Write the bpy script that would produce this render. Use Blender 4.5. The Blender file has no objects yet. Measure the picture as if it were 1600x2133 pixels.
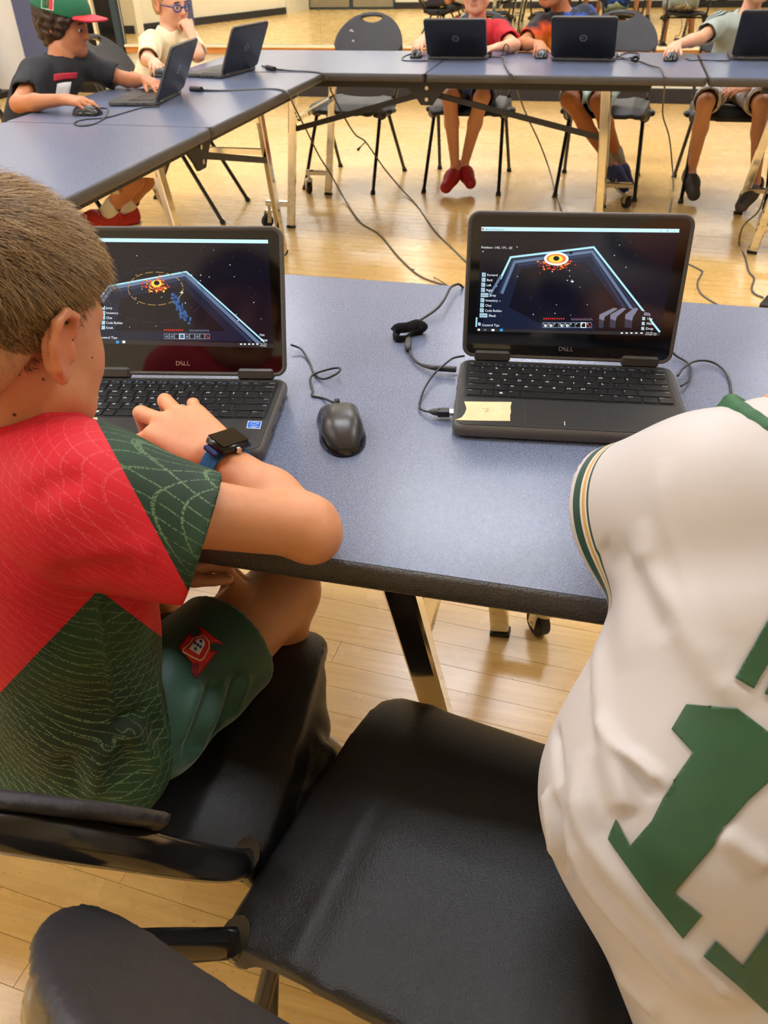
import bpy, bmesh, math, random
import numpy as np
from mathutils import Vector, Matrix
from mathutils.bvhtree import BVHTree
from mathutils.geometry import delaunay_2d_cdt

SC = bpy.context.scene
COL = SC.collection
rnd = random.Random(7)
PI = math.pi

# ------------------------------------------------------------------ camera
CAM_Z, YAW, PITCH, ROLL, FPX = 1.274, -0.265746, 0.63457, -0.027098, 1652.66
EYE = np.array([0.0, 0.0, CAM_Z])
_f = np.array([math.sin(YAW) * math.cos(PITCH), math.cos(YAW) * math.cos(PITCH), -math.sin(PITCH)])
_r = np.array([math.cos(YAW), -math.sin(YAW), 0.0])
_u = np.cross(_r, _f)
CR = math.cos(ROLL) * _r + math.sin(ROLL) * _u
CU = -math.sin(ROLL) * _r + math.cos(ROLL) * _u
CF = _f
cam_d = bpy.data.cameras.new('camera')
cam_d.sensor_fit = 'HORIZONTAL'
cam_d.sensor_width = 36.0
cam_d.lens = FPX / 1600 * 36.0
cam_d.clip_start = 0.02
cam_d.dof.use_dof = True
cam_d.dof.focus_distance = 1.0
cam_d.dof.aperture_fstop = 20.0
cam = bpy.data.objects.new('camera', cam_d)
COL.objects.link(cam)
m = Matrix.Identity(4)
for i in range(3):
    m[i][0], m[i][1], m[i][2], m[i][3] = CR[i], CU[i], -CF[i], EYE[i]
cam.matrix_world = m
SC.camera = cam

# ------------------------------------------------------------------ world, lamps, exposure
SC.view_settings.view_transform = 'Standard'
SC.view_settings.look = 'None'
SC.view_settings.exposure = 0.04
SC.view_settings.gamma = 1.0
SC.view_settings.use_curve_mapping = False
cy = getattr(SC, 'cycles', None)
if cy is not None:                      # lighter light paths: an indoor room of matte things
    cy.max_bounces, cy.diffuse_bounces, cy.glossy_bounces, cy.transmission_bounces = 6, 3, 3, 3
    cy.caustics_reflective = cy.caustics_refractive = False
    cy.use_adaptive_sampling = True
    cy.adaptive_threshold = 0.1
    cy.use_denoising = True
w = bpy.data.worlds.new('World')
SC.world = w
w.use_nodes = True
w.node_tree.nodes['Background'].inputs[0].default_value = (1.0, 0.97, 0.92, 1)
w.node_tree.nodes['Background'].inputs[1].default_value = 0.25
CEIL = 3.3
LAMP_POWER = 21.0
LAMPS = [(x, y) for y in (1.5, 4.0, 6.4) for x in (-5.5, -3.0, -0.5, 2.0)] + [(-2.4, -0.6), (-4.9, -0.6)]


def ray(px, py):
    d = CF + (px - 800) / FPX * CR - (py - 1066.5) / FPX * CU
    return d / np.linalg.norm(d)


def atz(px, py, z):
    d = ray(px, py)
    return EYE + d * ((z - CAM_Z) / d[2])


def aty(px, py, y):
    d = ray(px, py)
    return EYE + d * (y / d[1])


def atx(px, py, x):
    d = ray(px, py)
    return EYE + d * (x / d[0])


def atd(px, py, dep):
    return EYE + dep * (CF + (px - 800) / FPX * CR - (py - 1066.5) / FPX * CU)


def V(*a):
    return np.array(a, dtype=float)


def unit(v):
    v = np.asarray(v, float)
    return v / (np.linalg.norm(v) + 1e-12)


def lin(c):
    return tuple(((x / 255.0) / 12.92 if x <= 10.3 else ((x / 255.0 + 0.055) / 1.055) ** 2.4) for x in c)


# ------------------------------------------------------------------ materials
MATS = {}


def mat(name, col, rough=0.5, metal=0.0, spec=0.5, var=0.0, vscale=8.0, bump=0.0, bscale=60.0, coat=0.0, sss=0.0,
        emit=None, estr=0.0, stretch=None, alpha=None, sheen=0.0):
    if name in MATS:
        return MATS[name]
    ma = bpy.data.materials.new(name)
    ma.use_nodes = True
    nt = ma.node_tree
    b = nt.nodes['Principled BSDF']
    c = lin(col) + (1,)
    b.inputs['Base Color'].default_value = c
    b.inputs['Roughness'].default_value = rough
    b.inputs['Metallic'].default_value = metal
    b.inputs['Specular IOR Level'].default_value = spec
    b.inputs['Coat Weight'].default_value = coat
    b.inputs['Coat Roughness'].default_value = 0.08
    b.inputs['Sheen Weight'].default_value = sheen
    if sss:
        b.inputs['Subsurface Weight'].default_value = sss
        b.inputs['Subsurface Radius'].default_value = (0.9, 0.35, 0.2)
        b.inputs['Subsurface Scale'].default_value = 0.012
    if emit:
        b.inputs['Emission Color'].default_value = lin(emit) + (1,)
        b.inputs['Emission Strength'].default_value = estr
    tc = nt.nodes.new('ShaderNodeTexCoord')
    src = tc.outputs['Object']
    if stretch:
        mp = nt.nodes.new('ShaderNodeMapping')
        mp.inputs['Scale'].default_value = stretch
        nt.links.new(src, mp.inputs['Vector'])
        src = mp.outputs['Vector']
    if var:
        n = nt.nodes.new('ShaderNodeTexNoise')
        n.inputs['Scale'].default_value = vscale
        n.inputs['Detail'].default_value = 4
        nt.links.new(src, n.inputs['Vector'])
        mr = nt.nodes.new('ShaderNodeMapRange')
        mr.inputs['From Min'].default_value = 0.3
        mr.inputs['From Max'].default_value = 0.7
        mr.inputs['To Min'].default_value = 1 - var
        mr.inputs['To Max'].default_value = 1 + var
        nt.links.new(n.outputs['Fac'], mr.inputs['Value'])
        mx = nt.nodes.new('ShaderNodeVectorMath')
        mx.operation = 'SCALE'
        mx.inputs[0].default_value = c[:3]
        nt.links.new(mr.outputs[0], mx.inputs['Scale'])
        nt.links.new(mx.outputs[0], b.inputs['Base Color'])
    if bump:
        n2 = nt.nodes.new('ShaderNodeTexNoise')
        n2.inputs['Scale'].default_value = bscale
        n2.inputs['Detail'].default_value = 3
        nt.links.new(src, n2.inputs['Vector'])
        bp = nt.nodes.new('ShaderNodeBump')
        bp.inputs['Strength'].default_value = bump
        bp.inputs['Distance'].default_value = 0.002
        nt.links.new(n2.outputs['Fac'], bp.inputs['Height'])
        nt.links.new(bp.outputs[0], b.inputs['Normal'])
    MATS[name] = ma
    return ma


class NT:
    """small helper for hand-wired node materials"""

    def __init__(s, name, rough=0.5, spec=0.5):
        s.ma = bpy.data.materials.new(name)
        s.ma.use_nodes = True
        s.t = s.ma.node_tree
        s.b = s.t.nodes['Principled BSDF']
        s.b.inputs['Roughness'].default_value = rough
        s.b.inputs['Specular IOR Level'].default_value = spec
        MATS[name] = s.ma
        s.tc = s.t.nodes.new('ShaderNodeTexCoord')

    def node(s, typ, **kw):
        n = s.t.nodes.new(typ)
        for k, v in kw.items():
            setattr(n, k, v)
        return n

    def link(s, a, b):
        s.t.links.new(a, b)

    def val(s, sock, v):
        if hasattr(v, 'links') or isinstance(v, bpy.types.NodeSocket):
            s.link(v, sock)
        else:
            sock.default_value = v

    def math(s, op, a, b=0.0, c=0.0):
        n = s.node('ShaderNodeMath', operation=op)
        s.val(n.inputs[0], a); s.val(n.inputs[1], b); s.val(n.inputs[2], c)
        return n.outputs[0]

    def noise(s, scale, vec=None, detail=3, out='Fac', rough=0.5):
        n = s.node('ShaderNodeTexNoise')
        n.inputs['Scale'].default_value = scale
        n.inputs['Detail'].default_value = detail
        n.inputs['Roughness'].default_value = rough
        s.link(vec or s.tc.outputs['Object'], n.inputs['Vector'])
        return n.outputs[out]

    def mapping(s, scale=(1, 1, 1), rot=(0, 0, 0), vec=None, loc=(0, 0, 0)):
        n = s.node('ShaderNodeMapping')
        n.inputs['Scale'].default_value = scale
        n.inputs['Rotation'].default_value = rot
        n.inputs['Location'].default_value = loc
        s.link(vec or s.tc.outputs['Object'], n.inputs['Vector'])
        return n.outputs[0]

    def mix(s, f, a, b):
        n = s.node('ShaderNodeMix', data_type='RGBA')
        s.val(n.inputs[0], f)
        for sock, v in ((n.inputs[6], a), (n.inputs[7], b)):
            if isinstance(v, tuple):
                sock.default_value = v[:3] + (1,)
            else:
                s.link(v, sock)
        return n.outputs[2]

    def ramp(s, v, lo, hi, a=0.0, b=1.0):
        n = s.node('ShaderNodeMapRange')
        s.val(n.inputs[0], v)
        n.inputs[1].default_value, n.inputs[2].default_value = lo, hi
        n.inputs[3].default_value, n.inputs[4].default_value = a, b
        return n.outputs[0]

    def attr(s, name):
        return s.node('ShaderNodeAttribute', attribute_name=name).outputs['Fac']

    def color(s, c):
        if isinstance(c, tuple):
            s.b.inputs['Base Color'].default_value = c[:3] + (1,)
        else:
            s.link(c, s.b.inputs['Base Color'])

    def bump(s, h, strength=0.3, dist=0.002):
        n = s.node('ShaderNodeBump')
        n.inputs['Strength'].default_value = strength
        n.inputs['Distance'].default_value = dist
        s.link(h, n.inputs['Height'])
        s.link(n.outputs[0], s.b.inputs['Normal'])


def emitter(name, col, strength, rough=0.12):
    return mat(name, (4, 4, 5), rough=rough, emit=col, estr=strength)


# ------------------------------------------------------------------ objects
def put(o, parent=None, label=None, cat=None, group=None, kind=None):
    if o.name not in COL.objects:
        COL.objects.link(o)
    if parent is not None:
        o.parent = parent
    if label:
        o['label'] = label
    if cat:
        o['category'] = cat
    if group:
        o['group'] = group
    if kind:
        o['kind'] = kind
    return o


def empty(name, loc=(0, 0, 0), rz=0.0, label=None, cat=None, group=None):
    o = bpy.data.objects.new(name, None)
    o.empty_display_size = 0.1
    o.location = [float(x) for x in loc]
    o.rotation_euler = (0, 0, rz)
    return put(o, None, label, cat, group)


def mesh_np(name, v, q, smooth=True):
    """mesh from numpy verts and an (n,4) or (n,3) face array"""
    me = bpy.data.meshes.new(name)
    v = np.asarray(v, np.float32); q = np.asarray(q, np.int32)
    k = q.shape[1]
    me.vertices.add(len(v)); me.vertices.foreach_set('co', v.ravel())
    me.loops.add(q.size); me.loops.foreach_set('vertex_index', q.ravel())
    me.polygons.add(len(q))
    me.polygons.foreach_set('loop_start', np.arange(0, q.size, k, dtype=np.int32))
    me.polygons.foreach_set('loop_total', np.full(len(q), k, np.int32))
    me.update(calc_edges=True)
    me.polygons.foreach_set('use_smooth', np.full(len(q), bool(smooth)))
    return me


def obj(name, me, material, parent=None, world=False, **kw):
    o = bpy.data.objects.new(name, me)
    if world and parent is not None:          # mesh given in room coordinates under a placed parent
        off = Vector(parent.location)
        pp = parent.parent
        while pp is not None:
            off += Vector(pp.location); pp = pp.parent
        o.location = -off
    for x in (material if isinstance(material, (list, tuple)) else [material]):
        me.materials.append(MATS[x] if isinstance(x, str) else x)
    return put(o, parent, **kw)


class MB:
    """collects simple solids, builds them as one mesh object"""

    def __init__(s):
        s.v, s.f, s.mi = [], [], []
        s.cur = 0

    def add(s, vs, fs):
        n = len(s.v)
        s.v += [tuple(float(c) for c in p) for p in vs]
        s.f += [tuple(i + n for i in f) for f in fs]
        s.mi += [s.cur] * len(fs)
        return s

    def box(s, c, size, rot=None, bev=0.0):
        hx, hy, hz = [a / 2 for a in size]
        if bev:
            b = min(bev, hx * .99, hy * .99, hz * .99)
            vs, fs = [], []
            # chamfered box: 24 verts
            idx = {}
            for sx in (-1, 1):
                for sy in (-1, 1):
                    for sz in (-1, 1):
                        for ax in range(3):
                            p = [sx * (hx - b), sy * (hy - b), sz * (hz - b)]
                            p[ax] = (sx * hx, sy * hy, sz * hz)[ax]
                            idx[(sx, sy, sz, ax)] = len(vs)
                            vs.append(p)
            for ax in range(3):
                o1, o2 = [a for a in range(3) if a != ax]
                for sg in (-1, 1):
                    ring = []
                    for a, bb in ((-1, -1), (1, -1), (1, 1), (-1, 1)):
                        k = [0, 0, 0]; k[ax] = sg; k[o1] = a; k[o2] = bb
                        ring.append(idx[(k[0], k[1], k[2], ax)])
                    fs.append(ring)
            for ax in range(3):
                o1, o2 = [a for a in range(3) if a != ax]
                for a in (-1, 1):
                    for bb in (-1, 1):
                        k0 = [0, 0, 0]; k1 = [0, 0, 0]
                        k0[ax], k1[ax] = -1, 1
                        k0[o1] = k1[o1] = a; k0[o2] = k1[o2] = bb
                        fs.append([idx[(*k0, o1)], idx[(*k1, o1)], idx[(*k1, o2)], idx[(*k0, o2)]])
            for sx in (-1, 1):
                for sy in (-1, 1):
                    for sz in (-1, 1):
                        fs.append([idx[(sx, sy, sz, 0)], idx[(sx, sy, sz, 1)], idx[(sx, sy, sz, 2)]])
        else:
            vs = [[x, y, z] for x in (-hx, hx) for y in (-hy, hy) for z in (-hz, hz)]
            fs = [(0, 1, 3, 2), (4, 6, 7, 5), (0, 4, 5, 1), (2, 3, 7, 6), (0, 2, 6, 4), (1, 5, 7, 3)]
        vs = np.array(vs)
        if rot is not None:
            vs = vs @ np.array(rot).T
        return s.add(vs + np.array(c), fs)

    def bar(s, a, b, wx, wy, up=(0, 0, 1), bev=0.0):
        """box beam from a to b, wx wide across, wy along `up`"""
        a, b = np.array(a, float), np.array(b, float)
        d = b - a; L = np.linalg.norm(d); d = d / L
        x = np.cross(np.array(up, float), d)
        if np.linalg.norm(x) < 1e-6:
            x = np.array([1., 0, 0])
        x = unit(x); y = np.cross(d, x)
        return s.box((a + b) / 2, (wx, wy, L), np.stack([x, y, d], 1), bev)

    def tube(s, pts, r, n=8, r2=None, cap=True, flat=1.0, up=None):
        pts = [np.array(p, float) for p in pts]
        m = len(pts)
        rs = r if isinstance(r, (list, tuple)) else [r + ((r2 - r) * i / (m - 1) if r2 is not None else 0) for i in range(m)]
        vs, fs = [], []
        x = None
        for i, p in enumerate(pts):
            t = unit(pts[min(i + 1, m - 1)] - pts[max(i - 1, 0)])
            if x is None:
                ref = np.array(up if up is not None else ((0, 0, 1.) if abs(t[2]) < .9 else (1., 0, 0)))
                x = unit(np.cross(ref, t))
            else:
                x = unit(x - t * np.dot(x, t))
            y = np.cross(t, x)
            for k in range(n):
                a = 2 * PI * k / n
                vs.append(p + rs[i] * (math.cos(a) * x + math.sin(a) * flat * y))
        for i in range(m - 1):
            for k in range(n):
                fs.append((i * n + k, i * n + (k + 1) % n, (i + 1) * n + (k + 1) % n, (i + 1) * n + k))
        if cap:
            fs.append(tuple(range(n))[::-1])
            fs.append(tuple((m - 1) * n + k for k in range(n)))
        return s.add(vs, fs)

    def prism(s, poly, z0, z1, tr=None):
        """2-D polygon (xy) extruded from z0 to z1, optional point transform"""
        n = len(poly)
        vs = [(p[0], p[1], z0) for p in poly] + [(p[0], p[1], z1) for p in poly]
        fs = [tuple(range(n))[::-1], tuple(range(n, 2 * n))] + [(i, (i + 1) % n, n + (i + 1) % n, n + i) for i in range(n)]
        if tr:
            vs = [tr(p) for p in vs]
        return s.add(vs, fs)

    def build(s, name, material, parent=None, smooth=False, autos=None, **kw):
        me = bpy.data.meshes.new(name)
        me.from_pydata(s.v, [], s.f)
        me.update()
        bm = bmesh.new(); bm.from_mesh(me)
        bmesh.ops.recalc_face_normals(bm, faces=bm.faces)
        bm.to_mesh(me); bm.free()
        if len(set(s.mi)) > 1:
            me.polygons.foreach_set('material_index', s.mi)
        if smooth:
            me.polygons.foreach_set('use_smooth', [True] * len(me.polygons))
            if autos is not None:
                me.set_sharp_from_angle(angle=math.radians(autos))
        return obj(name, me, material, parent, **kw)


def spline(pts, n=8):
    pts = [np.array(p, float) for p in pts]
    P = [2 * pts[0] - pts[1]] + pts + [2 * pts[-1] - pts[-2]]
    out = []
    for i in range(1, len(P) - 2):
        for k in range(n):
            t = k / n
            a, b, c, d = P[i - 1], P[i], P[i + 1], P[i + 2]
            out.append(.5 * (2 * b + (c - a) * t + (2 * a - 5 * b + 4 * c - d) * t * t + (3 * b - a - 3 * c + d) * t ** 3))
    out.append(pts[-1])
    return out


def rrect(w, h, r, n=5, cx=0.0, cy=0.0):
    out = []
    for sx, sy, a0 in ((1, 1, 0), (-1, 1, 90), (-1, -1, 180), (1, -1, 270)):
        for k in range(n + 1):
            a = math.radians(a0 + 90 * k / n)
            out.append((cx + sx * (w / 2 - r) + r * math.cos(a), cy + sy * (h / 2 - r) + r * math.sin(a)))
    return out


_TXT = {}


def text_mesh(txt, size, align='LEFT'):
    if (txt, align) not in _TXT:
        _TXT[(txt, align)] = _text_mesh(txt, 1.0, align)
    vs, fs = _TXT[(txt, align)]
    return [(p[0] * size, p[1] * size, p[2] * size) for p in vs], fs


def _text_mesh(txt, size, align='LEFT', extr=0.0):
    cu = bpy.data.curves.new('t', 'FONT')
    cu.body = txt
    cu.size = size
    cu.align_x = align
    cu.resolution_u = 2
    cu.extrude = extr
    o = bpy.data.objects.new('t', cu)
    COL.objects.link(o)
    dg = bpy.context.evaluated_depsgraph_get()
    me = bpy.data.meshes.new_from_object(o.evaluated_get(dg))
    vs = [tuple(v.co) for v in me.vertices]
    fs = [tuple(p.vertices) for p in me.polygons]
    bpy.data.objects.remove(o); bpy.data.curves.remove(cu); bpy.data.meshes.remove(me)
    return vs, fs


# ------------------------------------------------------------------ signed distance fields -> meshes
class Sdf:
    def __init__(s, lo, hi, h):
        s.h = h
        s.lo = np.array(lo, float) - 3 * h
        s.n = np.ceil((np.array(hi, float) + 3 * h - s.lo) / h).astype(int) + 1
        s.D = np.full(s.n, 9.0, np.float32)

    def block(s, lo, hi, pad):
        a = np.clip(np.floor((np.array(lo) - pad - s.lo) / s.h).astype(int), 0, s.n)
        b = np.clip(np.ceil((np.array(hi) + pad - s.lo) / s.h).astype(int) + 1, 0, s.n)
        if np.any(b <= a):
            return None, None
        ax = [(s.lo[i] + s.h * np.arange(a[i], b[i])).astype(np.float32) for i in range(3)]
        return (slice(a[0], b[0]), slice(a[1], b[1]), slice(a[2], b[2])), \
            (ax[0][:, None, None], ax[1][None, :, None], ax[2][None, None, :])

    def put(s, sl, d, k, cut=False):
        A = s.D[sl]
        if cut:
            d = -d
            if k:
                hh = np.maximum(k - np.abs(A - d), 0) / k
                s.D[sl] = np.maximum(A, d) + hh * hh * (k * .25)
            else:
                s.D[sl] = np.maximum(A, d)
        elif k:
            hh = np.maximum(k - np.abs(A - d), 0) / k
            s.D[sl] = np.minimum(A, d) - hh * hh * (k * .25)
        else:
            s.D[sl] = np.minimum(A, d)

    def cap(s, a, b, ra, rb=None, k=0.01, cut=False):
        rb = ra if rb is None else rb
        a, b = np.array(a, float), np.array(b, float)
        R = max(ra, rb)
        sl, g = s.block(np.minimum(a, b) - R, np.maximum(a, b) + R, k + 3 * s.h)
        if sl is None:
            return s
        ba = b - a; L2 = float(ba @ ba) + 1e-12
        px, py, pz = g[0] - np.float32(a[0]), g[1] - np.float32(a[1]), g[2] - np.float32(a[2])
        t = np.clip((px * np.float32(ba[0]) + py * np.float32(ba[1]) + pz * np.float32(ba[2])) / np.float32(L2), 0, 1)
        d = np.sqrt((px - t * np.float32(ba[0])) ** 2 + (py - t * np.float32(ba[1])) ** 2 + (pz - t * np.float32(ba[2])) ** 2) \
            - (np.float32(ra) + t * np.float32(rb - ra))
        s.put(sl, d, k, cut)
        return s

    def chain(s, pts, k=0.01, cut=False):
        for (p, r), (p2, r2) in zip(pts[:-1], pts[1:]):
            s.cap(p, p2, r, r2, k, cut)
        return s

    def ell(s, c, r, M=None, k=0.01, cut=False):
        """ellipsoid; M columns are its axes"""
        M = np.eye(3) if M is None else np.array(M, float)
        c = np.array(c, float); r = np.array(r, float)
        ext = np.sqrt(((M * r) ** 2).sum(1))
        sl, g = s.block(c - ext, c + ext, k + 3 * s.h)
        if sl is None:
            return s
        px, py, pz = [g[i] - np.float32(c[i]) for i in range(3)]
        q = [(px * np.float32(M[0, i]) + py * np.float32(M[1, i]) + pz * np.float32(M[2, i])) for i in range(3)]
        k0 = np.sqrt(sum((q[i] / np.float32(r[i])) ** 2 for i in range(3)))
        k1 = np.sqrt(sum((q[i] / np.float32(r[i] * r[i])) ** 2 for i in range(3))) + 1e-6
        s.put(sl, k0 * (k0 - 1) / k1, k, cut)
        return s

    def fn(s, f, lo, hi, k=0.0, cut=False):
        sl, g = s.block(lo, hi, 2 * s.h)
        if sl is None:
            return s
        s.put(sl, np.broadcast_to(f(*g), s.D[sl].shape).astype(np.float32), k, cut)
        return s

    def plane(s, p, n, k=0.0):
        """keep the side the normal points away from"""
        sl, g = s.block(s.lo, s.lo + s.h * s.n, 0)
        n = unit(n)
        d = sum((g[i] - np.float32(p[i])) * np.float32(n[i]) for i in range(3))
        s.put(sl, -d, k, True)
        return s

    def warp(s, f):
        sl, g = s.block(s.lo, s.lo + s.h * s.n, 0)
        s.D[sl] += f(*g).astype(np.float32)
        return s

    def mesh(s, smooth=2):
        D = s.D
        ins = D < 0
        nx, ny, nz = [n - 1 for n in D.shape]
        cnt = np.zeros((nx, ny, nz), np.int8)
        for dx in (0, 1):
            for dy in (0, 1):
                for dz in (0, 1):
                    cnt += ins[dx:dx + nx, dy:dy + ny, dz:dz + nz]
        act = np.nonzero((cnt > 0) & (cnt < 8))
        i, j, k = [a.astype(np.int32) for a in act]
        N = len(i)
        acc = np.zeros((N, 3)); num = np.zeros(N)
        for ax in range(3):
            for u in (0, 1):
                for v in (0, 1):
                    o = [0, 0, 0]; o[(ax + 1) % 3] = u; o[(ax + 2) % 3] = v
                    e = list(o); e[ax] = 1
                    A = D[i + o[0], j + o[1], k + o[2]]; B = D[i + e[0], j + e[1], k + e[2]]
                    m_ = (A < 0) != (B < 0)
                    t = np.where(m_, A / np.where(m_, A - B, 1), 0)
                    for c in range(3):
                        acc[:, c] += np.where(m_, o[c] + (t if c == ax else 0), 0)
                    num += m_
        pos = acc / num[:, None] + np.stack([i, j, k], 1)
        idm = np.full((nx, ny, nz), -1, np.int32)
        idm[i, j, k] = np.arange(N)
        quads = []
        for ax in range(3):
            a1, a2 = (ax + 1) % 3, (ax + 2) % 3
            sl0 = [slice(None)] * 3; sl1 = [slice(None)] * 3
            sl0[ax] = slice(0, -1); sl1[ax] = slice(1, None)
            A = ins[tuple(sl0)]; B = ins[tuple(sl1)]
            e = np.stack(np.nonzero(A != B), 1)
            ok = (e[:, a1] > 0) & (e[:, a2] > 0) & (e[:, a1] < D.shape[a1] - 1) & (e[:, a2] < D.shape[a2] - 1)
            e = e[ok]
            fl = A[e[:, 0], e[:, 1], e[:, 2]]
            q = []
            for u, v in ((-1, -1), (0, -1), (0, 0), (-1, 0)):
                c = e.copy(); c[:, a1] += u; c[:, a2] += v
                q.append(idm[c[:, 0], c[:, 1], c[:, 2]])
            q = np.stack(q, 1)
            q[~fl] = q[~fl][:, ::-1]
            quads.append(q)
        Q = np.concatenate(quads)
        Q = Q[(Q >= 0).all(1)]
        P = s.lo + s.h * pos
        for _ in range(smooth):
            P = lap(P, Q)
        return P, Q


def lap(P, Q, f=0.5):
    n = len(P)
    acc = np.zeros((n, 3)); num = np.zeros(n)
    for a, b in ((0, 1), (1, 2), (2, 3), (3, 0)):
        for x, y in ((a, b), (b, a)):
            for c in range(3):
                acc[:, c] += np.bincount(Q[:, x], P[Q[:, y], c], n)
            num += np.bincount(Q[:, x], minlength=n)
    return P * (1 - f) + f * acc / np.maximum(num, 1)[:, None]


def vnormals(P, Q):
    a = P[Q[:, 2]] - P[Q[:, 0]]; b = P[Q[:, 3]] - P[Q[:, 1]]
    fn = np.cross(a, b)
    N = np.zeros_like(P)
    for i in range(4):
        for c in range(3):
            N[:, c] += np.bincount(Q[:, i], fn[:, c], len(P))
    return N / (np.linalg.norm(N, axis=1)[:, None] + 1e-12)


def sdf_obj(S_, name, material, parent=None, attrs=None, smooth=2, origin=None, **kw):
    P, Q = S_.mesh(smooth)
    me = mesh_np(name, P - (np.array(origin) if origin is not None else 0), Q)
    for k, v in (attrs or {}).items():
        a = me.attributes.new(k, 'FLOAT', 'POINT')
        a.data.foreach_set('value', np.asarray(v(P), np.float32))
    o = obj(name, me, material, parent, world=origin is None, **kw)
    if origin is not None:
        o.location = [float(x) for x in origin]
    return o


def bvh_of(P, Q):
    return BVHTree.FromPolygons([tuple(p) for p in P.tolist()], Q.tolist())


def copy_tree(o, parent=None):
    c = o.copy()
    COL.objects.link(c)
    if parent is not None:
        c.parent = parent
    for ch in list(o.children):
        copy_tree(ch, c)
    return c
# ================================================================== the room
TT = 0.74          # table height
WALL_Y = 7.97
XL, XR, YB = -8.6, 5.4, -1.75
FLOOR_ROT = math.radians(-3.4)

# --- wood: one material for the planks, one for the floor beyond them
def wood(name, planks):
    n = NT(name, rough=0.28, spec=0.5)
    oi = n.node('ShaderNodeObjectInfo')
    vec = n.tc.outputs['Object']
    if planks:
        comb = n.node('ShaderNodeCombineXYZ')
        n.link(n.math('MULTIPLY', oi.outputs['Random'], 37.0), comb.inputs[0])
        n.link(n.math('MULTIPLY', oi.outputs['Random'], 91.0), comb.inputs[1])
        ad = n.node('ShaderNodeVectorMath', operation='ADD')
        geo = n.node('ShaderNodeNewGeometry')
        n.link(geo.outputs['Position'], ad.inputs[0]); n.link(comb.outputs[0], ad.inputs[1])
        vec = ad.outputs[0]
        base = oi.outputs['Random']
    else:
        br = n.node('ShaderNodeTexBrick')
        br.inputs['Scale'].default_value = 1.0
        br.inputs['Brick Width'].default_value = 1.05
        br.inputs['Row Height'].default_value = 0.0628
        br.inputs['Mortar Size'].default_value = 0.0007
        br.inputs['Color1'].default_value = (0, 0, 0, 1); br.inputs['Color2'].default_value = (1, 1, 1, 1)
        br.inputs['Mortar'].default_value = (0.3, 0.3, 0.3, 1)
        br.offset = 0.37
        n.link(vec, br.inputs['Vector'])
        base = br.outputs['Color']
    g = n.noise(1.0, n.mapping((3.0, 70.0, 3.0), vec=vec), detail=5, rough=0.65)
    g2 = n.noise(1.0, n.mapping((9.0, 22.0, 9.0), vec=vec), detail=4, rough=0.6)
    c = n.mix(n.ramp(g, 0.3, 0.75, 0.0, 1.0 if planks else 0.4), lin((238, 194, 116)), lin((214, 164, 90)))
    c = n.mix(n.math('MULTIPLY', n.ramp(g2, 0.55, 0.8), 0.22 if planks else 0.08), c, lin((160, 118, 66)))
    c = n.mix(n.math('MULTIPLY', n.ramp(base, 0.0, 1.0, -0.02, 0.3 if planks else 0.12), 1.0), c, lin((236, 204, 142)))
    speck = n.noise(160.0, vec, detail=2)
    c = n.mix(n.math('MULTIPLY', n.ramp(speck, 0.68, 0.74), 0.5), c, lin((120, 84, 48)))
    n.color(c)
    n.link(n.ramp(n.noise(5.0, vec, detail=4), 0.3, 0.7, 0.24, 0.3), n.b.inputs['Roughness'])
    n.b.inputs['Coat Weight'].default_value = 0.25
    n.b.inputs['Coat Roughness'].default_value = 0.16
    n.bump(g, 0.06, 0.001)
    return n.ma


wood('maple_plank', True)
wood('maple_floor', False)
mat('wall_cream', (236, 226, 198), 0.7, var=0.02, bump=0.05, bscale=40)
mat('wall_white', (232, 230, 224), 0.6, var=0.02)
mat('wall_grey', (205, 202, 198), 0.7, var=0.02)
mat('ceiling_white', (240, 238, 232), 0.9, bump=0.2, bscale=90)
mat('baseboard_black', (34, 34, 38), 0.45, var=0.1)
mat('column_blue', (86, 92, 124), 0.6, var=0.03)
mat('door_teal', (44, 62, 68), 0.45)
mat('steel_plate', (170, 165, 150), 0.35, metal=0.9, var=0.05)
mat('ledge_wood', (214, 140, 66), 0.4, var=0.1, stretch=(1, 8, 8))
mat('ledge_cream', (240, 222, 178), 0.5)
mat('dark_glass', (14, 16, 20), 0.08)
mat('mirror', (238, 240, 232), 0.012, metal=1.0)
mat('seam_dark', (60, 48, 30), 0.8)

# --- floor: slab (low under the planked part), planks as children
floor_mb = MB()
PX0, PX1, PY0, PY1 = -3.4, 1.75, 0.02, 4.42        # planked area in floor coordinates
BW = 0.0628
rows = int((PY1 - PY0) / BW)
PY1 = PY0 + rows * BW
FL, FR_, FB, FT = -9.6, 6.4, -2.6, 9.2
def slab(x0, x1, y0, y1, z1):
    floor_mb.box(((x0 + x1) / 2, (y0 + y1) / 2, z1 - 0.05), (x1 - x0, y1 - y0, 0.1))
slab(PX0, PX1, PY0, PY1, -0.006)
slab(FL, PX0, FB, FT, 0.0); slab(PX1, FR_, FB, FT, 0.0)
slab(PX0, PX1, FB, PY0, 0.0); slab(PX0, PX1, PY1, FT, 0.0)
floor = floor_mb.build('floor', 'maple_floor', kind='structure')
floor.rotation_euler = (0, 0, FLOOR_ROT)
pm = MB().box((0, 0, -0.005), (1, BW - 0.0009, 0.01)).build('plank', 'maple_plank').data
bpy.data.objects.remove(bpy.data.objects['plank'])
cr, sr = math.cos(-FLOOR_ROT), math.sin(-FLOOR_ROT)
count = 0
def seen_x(y):
    """x extent of the floor the frame shows at depth y"""
    t = y * 1.0
    a = -0.62 * y - 0.75; b = 0.235 * y + 0.45
    return a, b
prng = random.Random(3)
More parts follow.
